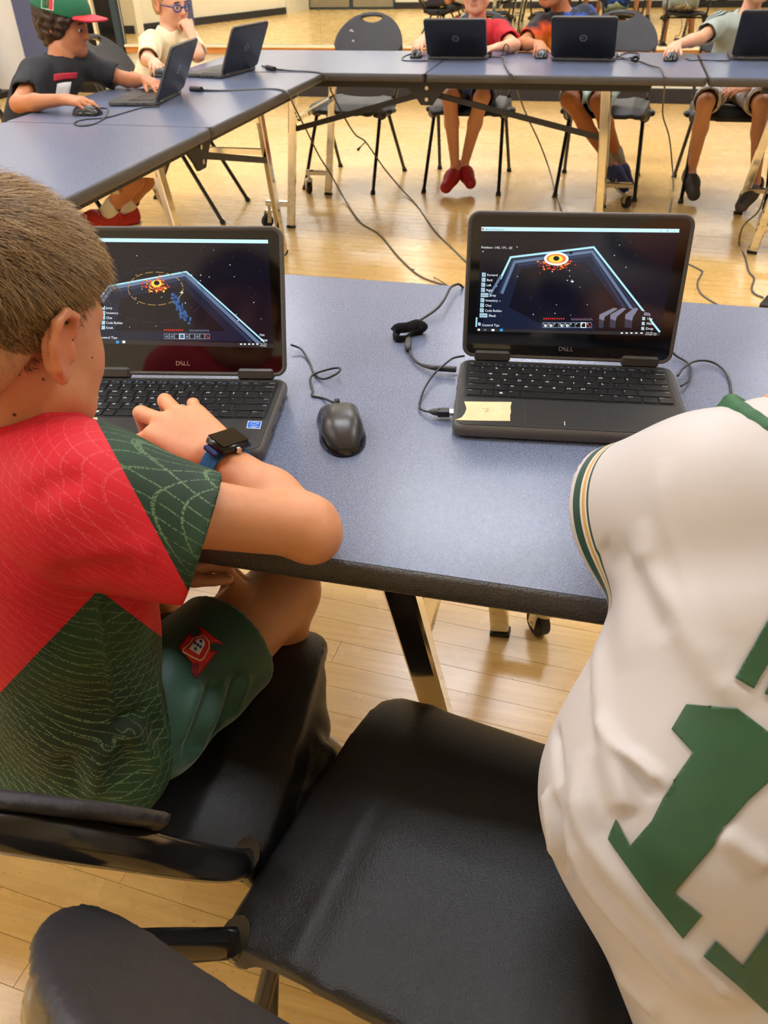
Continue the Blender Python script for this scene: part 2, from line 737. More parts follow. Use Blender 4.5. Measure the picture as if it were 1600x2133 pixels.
for r_ in range(rows):
    yc = PY0 + (r_ + .5) * BW
    x = PX0
    first = True
    while x < PX1 - 1e-6:
        L = prng.uniform(0.75, 1.55) * (0.4 + 0.6 * prng.random() if first else 1)
        first = False
        x2 = min(x + L, PX1)
        if PX1 - x2 < 0.3:
            x2 = PX1
        a, b = seen_x(yc)
        vis = not (x2 < a or x > b)
        o = bpy.data.objects.new('plank', pm)
        o.location = ((x + x2) / 2, yc, prng.uniform(-0.0004, 0.0))
        o.scale = (x2 - x - 0.0008, 1, 1)
        if vis or True:
            put(o, floor); count += 1
        x = x2
PLANKS = count

# --- walls
def wall(name, c, size, m_, rz=0.0):
    o = MB().box((0, 0, size[2] / 2), size).build(name, m_, kind='structure')
    o.location = c; o.rotation_euler = (0, 0, rz)
    return o
wall('wall_back', (-1.6, WALL_Y + 0.1, 0), (15.0, 0.2, CEIL), 'wall_cream')
wall('wall_right', (XR + 0.1, 3.2, 0), (0.2, 10.4, CEIL), 'wall_cream')
wall('wall_left', (XL - 0.1, 4.9, 0), (0.2, 6.4, CEIL), 'wall_white')
wall('wall_front', (-0.4, YB - 0.1, 0), (12.0, 0.2, CEIL), 'wall_cream')
a, b = V(-7.55, 2.45, 0), V(-6.2, -0.75, 0)                       # slanted wall on the camera's side, seen in the mirror
d = b - a
wall('wall_slanted', tuple((a + b) / 2 - unit(np.cross(d, (0, 0, 1))) * -0.1), (np.linalg.norm(d), 0.2, CEIL), 'wall_cream', math.atan2(d[1], d[0]))
wall('wall_corner', (-8.05, 2.55, 0), (1.2, 0.2, CEIL), 'wall_cream')
d2 = V(-6.2, -0.75, 0), V(-6.05, -1.75, 0)
wall('wall_return', (-6.22, -1.25, 0), (0.2, 1.0, CEIL), 'wall_cream')
MB().box((-1.6, 3.1, CEIL + 0.06), (15, 10.2, 0.12)).build('ceiling', 'ceiling_white', kind='structure')
def bboard(name, a, b, h=0.1, t=0.02):
    a, b = V(*a), V(*b); d = b - a
    o = MB().box((0, 0, h / 2), (np.linalg.norm(d), t, h), bev=0.004).build(name, 'baseboard_black', kind='structure')
    o.location = tuple((a + b) / 2); o.rotation_euler = (0, 0, math.atan2(d[1], d[0]))
bboard('baseboard_back', (-8.6, WALL_Y - 0.011, 0), (5.4, WALL_Y - 0.011, 0), 0.115)
n_ = unit(np.cross(b - a, (0, 0, 1)))
bboard('baseboard_slanted', tuple(a - n_ * 0.015), tuple(b - n_ * 0.015), 0.11)
bboard('baseboard_front', (-4.35, YB + 0.011, 0), (5.4, YB + 0.011, 0), 0.11)
bboard('baseboard_corner', (-8.6, 2.664, 0), (-7.5, 2.664, 0), 0.11)
bboard('baseboard_right', (XR - 0.011, -1.7, 0), (XR - 0.011, 7.9, 0), 0.11)

# --- mirror wall: ledge, mirror panels
MX0, MX1 = -4.62, 5.3
MZ0 = 0.425
for i in range(5):
    w_ = (MX1 - MX0) / 5
    MB().box((MX0 + (i + .5) * w_, WALL_Y - 0.006, MZ0 + 0.95), (w_ - 0.002, 0.01, 1.9)).build(
        'mirror_panel', 'mirror', label='tall wall mirror panel number %d from the left above the wooden ledge' % (i + 1) if False else
        ['leftmost', 'second', 'middle', 'fourth', 'rightmost'][i] + ' of five tall mirror panels along the back wall', cat='mirror', group='wall mirrors')
MB().box(((MX0 + MX1) / 2, WALL_Y - 0.03, MZ0 - 0.012), (MX1 - MX0, 0.06, 0.022), bev=0.005).build('trim_1', 'ledge_cream', kind='structure')
MB().box(((MX0 + MX1) / 2, WALL_Y - 0.018, MZ0 - 0.045), (MX1 - MX0, 0.036, 0.042)).build('trim_2', 'ledge_wood', kind='structure')
# left of the mirror: dark glass door with a pale frame, blue column, pale wall
door = MB().box((-4.93, WALL_Y - 0.02, 1.05), (0.52, 0.03, 2.1)).build('door_1', 'dark_glass', kind='structure')
mb = MB()
mb.bar((-4.88, WALL_Y - 0.05, 0.0), (-4.9, WALL_Y - 0.05, 2.1), 0.05, 0.03)
mb.build('door_frame', 'ledge_cream', door)
MB().box((-4.665, WALL_Y - 0.03, 1.05), (0.06, 0.05, 2.1)).build('door_edge', 'door_teal', door)
MB().box((-5.47, WALL_Y - 0.06, CEIL / 2), (0.46, 0.12, CEIL)).build('wall_column', 'column_blue', kind='structure')
MB().box((-6.9, WALL_Y - 0.02, CEIL / 2), (2.4, 0.03, CEIL)).build('wall_pale_panel', 'wall_white', kind='structure')
# blue column and the doors behind the camera, seen in the mirror
cpos = (a + (b - a) * 0.29) - n_ * 0.02
o = MB().box((0, 0, CEIL / 2), (0.3, 0.06, CEIL)).build('wall_column', 'column_blue', kind='structure')
o.location = tuple(cpos); o.rotation_euler = (0, 0, math.atan2((b - a)[1], (b - a)[0]))
for i in range(2):
    dd = MB().box((-5.62 + i * 0.88, YB + 0.025, 1.06), (0.86, 0.05, 2.12), bev=0.004).build('door_%d' % (i + 2), 'door_teal', kind='structure')
    MB().box((-5.62 + i * 0.88, YB + 0.053, 0.14), (0.8, 0.006, 0.2)).build('kick_plate', 'steel_plate', dd)
    MB().box((-5.27 + i * 0.2, YB + 0.07, 1.0), (0.03, 0.04, 0.3), bev=0.006).build('handle', 'steel_plate', dd)

# --- ceiling lamps
mat('lamp_frame', (225, 225, 222), 0.5)
emitter('lamp_diffuser', (244, 247, 255), LAMP_POWER, rough=0.6)
lm_f = MB()
for sx in (-1, 1):
    lm_f.box((sx * 0.6, 0, -0.02), (0.03, 0.63, 0.04)); lm_f.box((0, sx * 0.3, -0.02), (1.2, 0.03, 0.04))
lamp0 = empty('ceiling_lamp', (0, 0, CEIL))
lm_f.build('frame', 'lamp_frame', lamp0)
MB().box((0, 0, -0.012), (1.17, 0.57, 0.012)).build('diffuser', 'lamp_diffuser', lamp0)
for i, (x, y) in enumerate(LAMPS):
    l = lamp0 if i == 0 else copy_tree(lamp0)
    l.location = (x, y, CEIL)
    put(l, None, 'white ceiling lamp, %s in the row %s' % (['leftmost', 'second', 'third', 'rightmost'][i % 4], ['over the near table', 'over the open floor', 'nearest the mirror', 'behind the viewer'][i // 4]), 'lamp', 'ceiling lamps')
# ================================================================== tables
def laminate():
    n = NT('laminate_blue', rough=0.33, spec=0.5)
    f = n.noise(420.0, detail=2)
    f2 = n.noise(900.0, n.mapping((1, .35, 1)), detail=1)
    big = n.noise(3.0, detail=3)
    c = n.mix(n.ramp(f, 0.35, 0.7), lin((86, 94, 118)), lin((126, 134, 154)))
    c = n.mix(n.math('MULTIPLY', n.ramp(f2, 0.62, 0.75), 0.6), c, lin((158, 166, 186)))
    c = n.mix(n.math('MULTIPLY', n.ramp(big, 0.35, 0.7), 0.2), c, lin((88, 96, 122)))
    n.color(c)
    n.link(n.ramp(n.noise(700.0, detail=1), 0.3, 0.7, 0.2, 0.33), n.b.inputs['Roughness'])
    n.bump(f, 0.05, 0.0005)
laminate()
mat('edge_black', (64, 60, 57), 0.33, spec=0.6, var=0.15, vscale=300, bump=0.9, bscale=420)
mat('chrome', (225, 222, 214), 0.09, metal=1.0, var=0.05, vscale=12)
mat('chrome_dull', (205, 200, 190), 0.25, metal=1.0, var=0.08, vscale=25)
mat('bracket_black', (26, 25, 26), 0.42, var=0.1, vscale=30)
mat('rubber', (24, 24, 25), 0.6, var=0.1)
mat('underside', (60, 56, 52), 0.8)


def caster(parent, x, y, ang, name='caster'):
    """wheel with fork under (x, y, .12)"""
    cw = MB()
    ca, sa = math.cos(ang), math.sin(ang)
    c = V(x + 0.018 * ca, y + 0.018 * sa, 0.032)
    ax = V(-sa, ca, 0)
    def disc(r, w, n=20):
        cw.tube([c - ax * w / 2, c + ax * w / 2], r, n)
    disc(0.032, 0.022); disc(0.028, 0.027)
    wheel = cw.build(name, 'rubber', parent, smooth=True, autos=40)
    f = MB()
    for s_ in (-1, 1):
        p = c + ax * s_ * 0.017
        f.bar(p - V(0, 0, 0.006), p + V(-0.008 * ca, -0.008 * sa, 0.048), 0.003, 0.026, up=(ca, sa, 0))
    f.tube([(x, y, 0.074), (x, y, 0.086)], 0.021, 14)
    f.tube([(x, y, 0.08), (x, y, 0.112)], 0.008, 10)
    f.tube([c - ax * 0.02, c + ax * 0.02], 0.006, 8)
    f.build('fork', 'chrome_dull', wheel, smooth=True, autos=40)


def table(loc, rz, half, label, frames, depth=0.804, gap=0.004, group='blue folding tables'):
    """a folding table: local x along the length (fold at 0), y across; frames = list of dicts for the leg frames"""
    t = empty('folding_table', loc, rz, label, 'table', group)
    d = depth
    for s_ in (-1, 1):
        r = 0.02
        x0, x1 = gap / 2, half
        L = x1 - x0
        poly = rrect(L, d, r, 3, cx=s_ * (x0 + x1) / 2, cy=d / 2)
        top = MB().prism([(p[0] * 1.0, p[1]) for p in rrect(L - 0.004, d - 0.004, r, 3, cx=s_ * (x0 + x1) / 2, cy=d / 2)],
                         TT - 0.026, TT).build('tabletop', 'laminate_blue', t)
        # moulded edge: rounded strip swept round the outline
        pts = rrect(L, d, r, 4, cx=s_ * (x0 + x1) / 2, cy=d / 2)
        vs, fs = [], []
        cx, cy = s_ * (x0 + x1) / 2, d / 2
        prof = [(-0.003, -0.0005), (0.001, -0.0008), (0.0035, -0.004), (0.0045, -0.016), (0.0035, -0.028), (0.0, -0.033), (-0.006, -0.034)]
        n = len(pts)
        for i, p in enumerate(pts):
            a_, b_ = np.array(pts[i - 1]), np.array(pts[(i + 1) % n])
            tdir = unit(b_ - a_); nrm = np.array([tdir[1], -tdir[0]])
            for q_, z in prof:
                if q_ > 0 and abs(p[0]) < 0.012:      # keep the fold gap open
                    q_ = 0.0
                vs.append((p[0] + nrm[0] * q_, p[1] + nrm[1] * q_, TT + z))
        k = len(prof)
        for i in range(n):
            j = (i + 1) % n
            for a_ in range(k - 1):
                fs.append((i * k + a_, j * k + a_, j * k + a_ + 1, i * k + a_ + 1))
        MB().add(vs, fs).build('edge_trim', 'edge_black', t, smooth=True)
        MB().box((cx, cy, TT - 0.031), (L - 0.012, d - 0.012, 0.008)).build('underside_panel', 'underside', t)
        # apron rail beneath
        for yy in (0.06, d - 0.06):
            MB().bar((s_ * 0.05, yy, TT - 0.05), (s_ * (half - 0.22), yy, TT - 0.05), 0.018, 0.03).build('rail', 'bracket_black', t)
    # fold hardware
    for yy in (0.055, d - 0.055):
        h = MB()
        h.prism([(-0.12, 0), (0.12, 0), (0.05, -0.07), (0.028, -0.1), (-0.028, -0.1), (-0.05, -0.07)], -0.006, 0.006,
                lambda p: (p[0], yy + p[2], TT - 0.035 + p[1]))
        hb = h.build('fold_bracket', 'bracket_black', t)
        for zz in (-0.028, -0.075):
            MB().tube([(0, yy - 0.013, TT - 0.035 + zz), (0, yy + 0.013, TT - 0.035 + zz)], 0.009, 10).build('bolt', 'chrome_dull', hb)
    for f in frames:
        fr = f.get('xtop'), f.get('xbot')
        s_ = 1 if f['xtop'] > 0 else -1
        for yy, e in ((0.075, -1), (d - 0.075, 1)):
            if f.get('only') and e != f['only']:
                pass
            lean = f['lean'][0 if e < 0 else 1]
            leg = MB()
            top_, bot = V(f['xtop'], yy, TT - 0.06), V(f['xbot'], yy + lean, 0.0)
            leg.bar(top_, bot + (top_ - bot) * 0.016, 0.026, 0.04, up=(1, 0, 0), bev=0.004)
            lo = leg.build('leg', 'chrome', t)
            MB().bar(bot + (top_ - bot) * 0.014, bot, 0.029, 0.043, up=(1, 0, 0)).build('foot_cap', 'rubber', lo)
            arm = MB()
            xa = bot[0] + (top_ - bot)[0] * 0.16
            ya = yy + lean * 0.84
            arm.bar((xa, ya, 0.122), (xa + f['arm'], ya, 0.122), 0.03, 0.024, bev=0.003)
            ao = arm.build('caster_arm', 'chrome', t)
            caster(ao, xa + f['arm'] * 0.9, ya, f.get('cang', 2.2) * e)
            # diagonal stay to the fold bracket
            if f.get('stay') is False or (f.get('stay') == 'front' and e > 0):
                continue
            st = MB()
            p = top_ + (bot - top_) * 0.30
            st.bar((p[0], yy - e * 0.02, p[2]), (s_ * 0.03, yy - e * 0.012, TT - 0.095), 0.012, 0.024)
            st.build('stay', 'bracket_black', t)
        tp = V(f['xtop'], 0.075, TT - 0.085)
        MB().bar(tp, tp + V(0, d - 0.15, 0), 0.03, 0.024).build('cross_bar', 'chrome', t)
        if f.get('xbar') is False:
            continue
        fx = (f['xbot'] - f['xtop']) * .24
        MB().bar(tp + V(fx, .24 * f['lean'][0], -.14), tp + V(fx, d - 0.15 + .24 * f['lean'][1], -.14), 0.022, 0.022).build('cross_bar', 'chrome', t)
    return t


table((-0.86, 0.606, 0), 0.0, 1.22, 'blue folding table nearest the viewer, carrying two laptops with lit screens',
      [dict(xtop=0.685, xbot=0.772, arm=0.115, lean=(0.15, -0.05), stay=False), dict(xtop=-0.62, xbot=-0.72, arm=-0.14, lean=(0.15, -0.05))])
table((-0.833, 3.962, 0), 0.0, 1.205, 'blue folding table by the mirror wall, before the red and orange shirts',
      [dict(xtop=0.80, xbot=0.855, arm=0.16, lean=(0.0, 0.0), stay='front'), dict(xtop=-0.66, xbot=-0.735, arm=-0.14, lean=(0.0, 0.0), stay='front')])
table((1.59, 3.966, 0), 0.0, 1.205, 'blue folding table at the right edge beneath the grey shirt laptop',
      [dict(xtop=-0.78, xbot=-0.86, arm=0.16, lean=(0.0, 0.0)), dict(xtop=0.7, xbot=0.8, arm=-0.16, lean=(0.0, 0.0))])
table((-1.312, 2.705, 0), PI / 2, 1.243, 'blue folding table on the left with two half-turned laptops',
      [dict(xtop=0.62, xbot=0.92, arm=-0.14, lean=(0.07, -0.07), stay='front'), dict(xtop=-0.27, xbot=-0.03, arm=-0.14, lean=(0.05, -0.07), stay=False, xbar=False)])

# ================================================================== chairs
mat('chair_plastic', (29, 28, 29), 0.42, spec=0.4, var=0.1, vscale=20, bump=0.35, bscale=520)
mat('chair_back_plastic', (44, 43, 46), 0.45, spec=0.4, var=0.08, vscale=14, bump=0.3, bscale=220)
mat('chair_tube', (26, 25, 26), 0.16, spec=0.6, var=0.1)
mat('chair_tube_pale', (150, 144, 136), 0.22, metal=0.9)


def make_chair():
    t = empty('stacking_chair')
    # seat
    S_ = Sdf((-0.25, -0.22, 0.33), (0.25, 0.24, 0.5), 0.005)
    def seat(x, y, z):
        w = 0.222 - 0.02 * np.clip((y + 0.17) / 0.36, 0, 1) ** 2
        cy = 0.012
        qx, qy = np.abs(x) - (w - 0.035), np.abs(y - cy) - (0.192 - 0.035)
        d2 = np.sqrt(np.maximum(qx, 0) ** 2 + np.maximum(qy, 0) ** 2) + np.minimum(np.maximum(qx, qy), 0) - 0.035
        front = np.clip((y - 0.105) / 0.1, 0, 1.2)
        side = np.clip((np.abs(x) - 0.15) / 0.07, 0, 1.2)
        ridge = 0.004 * np.exp(-((np.abs(x) - 0.135) / 0.016) ** 2)
        zc = 0.443 - 0.03 * front ** 2 - 0.012 * side ** 2 - 0.008 * (1 - np.clip(np.abs(x) / 0.14, 0, 1) ** 2) * np.clip((0.12 - y) / 0.1, 0, 1) + ridge
        return np.maximum(d2, np.abs(z - zc) - 0.012) * 0.85
    S_.fn(seat, (-0.25, -0.22, 0.33), (0.25, 0.24, 0.5))
    for s_ in (-1, 1):
        # moulded side wing and ganging loop
        S_.chain([(V(s_ * .195, .12, .405), .018), (V(s_ * .208, .05, .395), .026), (V(s_ * .208, -.08, .40), .026), (V(s_ * .2, -.16, .42), .022)], k=0.02)
        S_.chain([(V(s_ * .205, .03, .412), .014), (V(s_ * .246, .005, .405), .013), (V(s_ * .25, -.045, .40), .012), (V(s_ * .21, -.085, .405), .014)], k=0.012)
    sdf_obj(S_, 'seat', 'chair_plastic', t, smooth=1, origin=(0, 0, 0))
    # uprights: flat oval tube, one continuous hoop
    yb = lambda z: -0.165 - 0.15 * min(1.0, max(0, (z - 0.43) / 0.27)) ** 0.9 - 0.085 * max(0, (z - 0.70) / 0.16)
    pts = []
    for z in np.linspace(0.425, 0.70, 8):
        pts.append(V(0.205 + 0.012 * math.sin((z - 0.425) / 0.275 * PI), yb(z), z))
    hoop = [V(0.196 * math.cos(a_), yb(0.70 + 0.155 * math.sin(a_)), 0.70 + 0.155 * math.sin(a_)) for a_ in np.linspace(0.12, PI - 0.12, 18)]
    right = pts + hoop
    left = [V(-p[0], p[1], p[2]) for p in pts[::-1]]
    path = right + left
    MB().tube(path, 0.0165, 10, flat=0.55, up=(1, 0, 0)).build('back_frame', 'chair_tube', t, smooth=True)
    # domed back panel with a hand hole
    S_ = Sdf((-0.24, -0.46, 0.56), (0.24, -0.22, 0.9), 0.004)
    def back(x, y, z):
        zz = np.clip((z - 0.43) / 0.27, 0, 1)
        yc = -0.165 - 0.15 * zz ** 0.9 - 0.085 * np.clip((z - 0.70) / 0.16, 0, 2) - 0.018 * (1 - (x / 0.21) ** 2)
        e1 = np.sqrt((x / 0.221) ** 2 + ((z - 0.70) / 0.17) ** 2) - 1
        up_ = np.where(z > 0.70, e1 * 0.15, np.abs(x) - 0.221)
        qx, qz = np.abs(x) - 0.171, (0.72 - z)
        lo = np.sqrt(np.maximum(qx, 0) ** 2 + np.maximum(qz, 0) ** 2) + np.minimum(np.maximum(qx, qz), 0) - 0.05
        hole = np.sqrt((x / 0.066) ** 2 + ((z - 0.846) / 0.028) ** 2) - 1
        hole = np.maximum(hole * 0.04, z - 0.846)
        d2 = np.maximum(np.maximum(up_, lo), -hole)
        return np.maximum(d2, np.abs(y - yc - 0.027) - 0.0075) * 0.8
    S_.fn(back, (-0.24, -0.46, 0.56), (0.24, -0.22, 0.9))
    sdf_obj(S_, 'backrest', 'chair_back_plastic', t, smooth=6, origin=(0, 0, 0))
    for s_ in (-1, 1):
        MB().tube([V(s_ * .205, -.158, .40), V(s_ * .206, -.172, .452)], 0.021, 12, flat=0.75, up=(1, 0, 0)).build('socket', 'chair_tube', t, smooth=True, autos=50)
        for tp, bt in ((V(s_ * .2, .05, .41), V(s_ * .222, .27, 0)), (V(s_ * .2, -.06, .41), V(s_ * .225, -.31, 0))):
            lg = MB().tube([tp, bt + (tp - bt) * .02], 0.0105, 10).build('leg', 'chair_tube', t, smooth=True, autos=50)
            MB().tube([bt + (tp - bt) * .045, bt], 0.0135, 10, 0.016).build('foot_cap', 'rubber', lg, smooth=True, autos=50)
    MB().tube([V(-.2, .03, .40), V(.2, .03, .40)], 0.009, 8).build('cross_rod', 'chair_tube', t, smooth=True, autos=50)
    return t


chair0 = make_chair()
_used = []
def chair(x, y, rz, label):
    c = chair0 if not _used else copy_tree(chair0)
    _used.append(1)
    c.location = (x, y, 0)
    c.rotation_euler = (0, 0, rz)
    return put(c, None, label, 'chair', 'black plastic stacking chairs')
chair(-0.497, 0.587, 0.04, 'black plastic chair under the boy in the red and green jersey')
chair(-0.030, 0.474, -0.17, 'black plastic chair in the foreground, half covered by the white jersey')
chair(-1.50, 5.03, PI - 0.10, 'empty black plastic chair with domed back at the far table, pale scuff on its back')
ec = bpy.data.objects['stacking_chair.002']
mat('scuff', (196, 192, 190), 0.7)
chair(-0.80, 5.10, PI + 0.02, 'black plastic chair under the child in the red shirt')
chair(-0.02, 5.12, PI - 0.03, 'black plastic chair under the child in the orange and blue shirt')
chair(0.66, 5.12, PI + 0.02, 'black plastic chair under the child in the pale grey shirt')
chair(-2.24, 4.23, -PI / 2 + 0.08, 'domed black chair behind the child with glasses')
chair(-2.30, 3.06, -PI / 2 - 0.05, 'dark chair at the left edge behind the child with the green cap')

# two pale scuffs on the empty chair's back
for lx, lz, w_, h_ in ((0.118, .775, .014, .010), (0.10, .725, .008, .008)):
    zz = min(1.0, (lz - .43) / .27)
    yy = -0.165 - 0.15 * zz ** 0.9 - 0.085 * max(0, (lz - .70) / .16) - 0.018 * (1 - (lx / .21) ** 2) + .027 + .0078
    MB().prism([(-w_, -h_ * .4), (w_ * .3, -h_), (w_, h_ * .2), (w_ * .2, h_), (-w_ * .6, h_ * .5)], 0, .0012, lambda p: (lx + p[0], yy + p[2], lz + p[1])).build('scuff', 'scuff', ec)
# ================================================================== laptops
mat('laptop_body', (58, 56, 54), 0.42, var=0.05, vscale=30, bump=0.12, bscale=600)
mat('laptop_bumper', (84, 80, 76), 0.48, var=0.06, vscale=40)
mat('laptop_deck', (44, 43, 42), 0.45, bump=0.1, bscale=700)
mat('laptop_lid', (25, 25, 30), 0.4, bump=0.12, bscale=700)
mat('key_black', (27, 27, 28), 0.38)
mat('key_well', (20, 20, 21), 0.4)
mat('key_edge', (92, 88, 84), 0.35)
mat('screen_glass', (6, 6, 8), 0.06, spec=0.6)
mat('legend', (215, 215, 212), 0.6, emit=(215, 215, 212), estr=0.25)
mat('legend_blue', (70, 120, 190), 0.6)
mat('logo_grey', (188, 184, 180), 0.3, metal=0.7)
mat('tape', (226, 206, 158), 0.75, var=0.08, vscale=60, bump=0.4, bscale=160)
mat('ink', (58, 54, 60), 0.7)
mat('sticker_blue', (30, 98, 196), 0.4)
mat('sticker_white', (230, 236, 244), 0.4)
mat('port_metal', (190, 186, 178), 0.3, metal=1.0)

LW, LD, BH, LL = 0.303, 0.199, 0.0185, 0.2035
SCR = {}
for nm, col, st in (('navy', (9, 10, 30), 0.8), ('bar', (186, 226, 240), 1.25), ('beam', (172, 226, 240), 1.1), ('beam2', (112, 136, 172), 0.8),
                    ('beam3', (46, 62, 92), 0.8), ('floor', (24, 34, 62), 0.75), ('white', (236, 244, 248), 1.2), ('black', (2, 2, 4), 0.2), ('orange', (236, 112, 40), 1.3),
                    ('yellow', (250, 196, 74), 1.35), ('red', (214, 50, 40), 1.1), ('deepred', (150, 44, 30), 0.9), ('task', (52, 50, 54), 0.7), ('key', (176, 208, 224), 1.0),
                    ('slot', (128, 146, 170), 0.8), ('stripe', (136, 138, 164), 0.8), ('stripe2', (62, 62, 80), 0.8), ('stripe0', (16, 15, 22), 0.7),
                    ('edge', (50, 150, 214), 1.1), ('blue', (52, 104, 168), 0.8), ('blue2', (28, 52, 104), 0.8), ('gold', (196, 154, 70), 0.9)):
    SCR[nm] = emitter('screen_' + nm, col, st)


def laptop(loc, yaw, lid_deg, label, full=False, group='black laptops'):
    t = empty('laptop', (loc[0], loc[1], TT), yaw, label, 'laptop', group)
    # base: bumper tray with an inset deck
    o = rrect(LW, LD, 0.016, 4, LW / 2, LD / 2)
    i_ = rrect(LW - 0.008, LD - 0.008, 0.013, 4, LW / 2, LD / 2)
    rings = [(rrect(LW - 0.012, LD - 0.012, 0.012, 4, LW / 2, LD / 2), 0.001), (rrect(LW - 0.002, LD - 0.002, 0.015, 4, LW / 2, LD / 2), 0.004),
             (o, 0.009), (rrect(LW - 0.002, LD - 0.002, 0.015, 4, LW / 2, LD / 2), 0.0155), (i_, BH), (rrect(LW - 0.011, LD - 0.011, 0.012, 4, LW / 2, LD / 2), BH - 0.0006)]
    vs, fs = [], []
    n = len(o)
    for rg, z in rings:
        vs += [(p[0], p[1], z) for p in rg]
    for k in range(len(rings) - 1):
        for a_ in range(n):
            fs.append((k * n + a_, k * n + (a_ + 1) % n, (k + 1) * n + (a_ + 1) % n, (k + 1) * n + a_))
    fs.append(tuple(range(n))[::-1]); fs.append(tuple(range((len(rings) - 1) * n, len(rings) * n)))
    base = MB().add(vs, fs).build('base', 'laptop_bumper', t, smooth=True, autos=40)
    MB().prism(rrect(LW - 0.012, LD - 0.012, 0.011, 4, LW / 2, LD / 2), BH - 0.002, BH + 0.0001).build('deck', 'laptop_deck', base)
    ft = MB()
    for x in (0.03, LW - 0.03):
        MB().box((x, 0.03, 0.0006), (0.04, 0.008, 0.0016)).build('rubber_foot', 'rubber', base)
    # keyboard
    kx0, kx1, ky0, ky1 = 0.014, LW - 0.014, 0.083, 0.183
    MB().prism(rrect(kx1 - kx0 + 0.006, ky1 - ky0 + 0.006, 0.004, 3, (kx0 + kx1) / 2, (ky0 + ky1) / 2), BH - 0.001, BH + 0.0003).build('keyboard_well', 'key_well', base)
    rowsK = [
        ('f', [('Esc', 1), ('F1', 1), ('F2', 1), ('F3', 1), ('F4', 1), ('F5', 1), ('F6', 1), ('F7', 1), ('F8', 1), ('F9', 1), ('F10', 1), ('F11', 1), ('F12', 1), ('Home', 1), ('End', 1), ('Delete', 1)], 0.010),
        ('n', [('~', .85), ('1', 1), ('2', 1), ('3', 1), ('4', 1), ('5', 1), ('6', 1), ('7', 1), ('8', 1), ('9', 1), ('0', 1), ('-', 1), ('=', 1), ('Backspace', 1.55)], 0.0165),
        ('q', [('Tab', 1.35)] + [(c, 1) for c in 'QWERTYUIOP'] + [('[', 1), (']', 1), ('\\', 1.05)], 0.0165),
        ('a', [('Caps Lock', 1.5)] + [(c, 1) for c in 'ASDFGHJKL'] + [(';', 1), ("'", 1), ('Enter', 1.9)], 0.0165),
        ('z', [('Shift', 2.0)] + [(c, 1) for c in 'ZXCVBNM'] + [(',', 1), ('.', 1), ('/', 1), ('Shift', 2.4)], 0.0165),
        ('s', [('Ctrl', 1.05), ('Fn', .85), ('', .85), ('Alt', .85), (' ', 5.05), ('Alt', .9), ('Ctrl', .9), ('PgUp', 1.0), ('', 1.0), ('PgDn', 1.0)], 0.0165)]
    hsum = sum(r_[2] for r_ in rowsK)
    sc_ = (ky1 - ky0) / hsum
    y = ky1
    legs, legb = MB(), MB()
    kmesh = {}
    for typ, keys, hh in rowsK:
        hh *= sc_
        wsum = sum(k[1] for k in keys)
        x = kx0
        for txt, wk in keys:
            wpx = wk / wsum * (kx1 - kx0)
            gx = 0.0026
            cx, cy = x + wpx / 2, y - hh / 2
            kw, kh = wpx - gx, hh - gx
            if full:
                key = (round(kw, 5), round(kh, 5))
                if key not in kmesh:
                    ko = MB().box((0, 0, 0.0008), (kw, kh, 0.0022), bev=0.0006).build('key', 'key_black', base)
                    kmesh[key] = ko.data
                else:
                    ko = put(bpy.data.objects.new('key', kmesh[key]), base)
                ko.location = (cx, cy, BH)
                zt = BH + 0.00195
                if txt.strip():
                    size = 0.0062 if len(txt) == 1 and typ in 'qaz' else 0.0036 if len(txt) == 1 else 0.0026
                    tv, tf = text_mesh(txt, size)
                    ox, oy = cx - kw / 2 + 0.0015, cy + kh / 2 - size * 0.72 - 0.0012
                    if txt in ('Backspace', 'Enter', 'Delete') or (txt == 'Shift' and cx > 0.2):
                        ox = cx + kw / 2 - 0.0015 - max(p[0] for p in tv)
                    legs.add([(p[0] * 1.15 + ox, p[1] * 0.8 + oy, zt) for p in tv], tf)
                    if typ == 'n' and txt in '1234567890':
                        tv, tf = text_mesh('!@#$%^&*()'['1234567890'.index(txt)], 0.0034)
                        legs.add([(p[0] + cx - kw / 2 + 0.0015, p[1] + cy + 0.0022, zt) for p in tv], tf)
                    if typ == 'f' and txt[0] == 'F':
                        legb.box((cx + kw * .2, cy, zt), (kw * .25, 0.0012, 0.0001))
                elif txt == '' and wk < .9:
                    for a_ in (-1, 1):
                        for b_ in (-1, 1):
                            legs.box((cx + a_ * .0011, cy + b_ * .0011, zt), (.0018, .0018, .0001))
            else:
                legs.box((cx, cy, BH + 0.0008), (kw, kh, 0.002))
            x += wpx
        y -= hh
    if full:
        legs.build('key_lettering', 'legend', base, kind='stuff')
        legb.build('key_marking', 'legend_blue', base, kind='stuff')
    else:
        legs.build('keyboard', 'key_black', base, kind='stuff')
    # touchpad
    MB().prism(rrect(0.1, 0.056, 0.003, 3, LW / 2 - 0.008, 0.042), BH - 0.001, BH + 0.0002).build('touchpad_rim', 'key_edge', base)
    MB().prism(rrect(0.0994, 0.0554, 0.003, 3, LW / 2 - 0.008, 0.042), BH - 0.001, BH + 0.0004).build('touchpad', 'laptop_deck', base)
    MB().box((LW / 2 - 0.008, 0.0195, BH + 0.0005), (0.0009, 0.010, 0.0002)).build('touchpad_mark', 'legend', base)
    # lid, in its own frame: local x right, local y up the lid, local z out of the screen; hinge along y=LD
    A = math.radians(180 - lid_deg)
    lid = MB()
    lw, lh = LW - 0.004, LL
    th = 0.0125
    rr = rrect(lw, lh, 0.016, 5, 0, lh / 2)
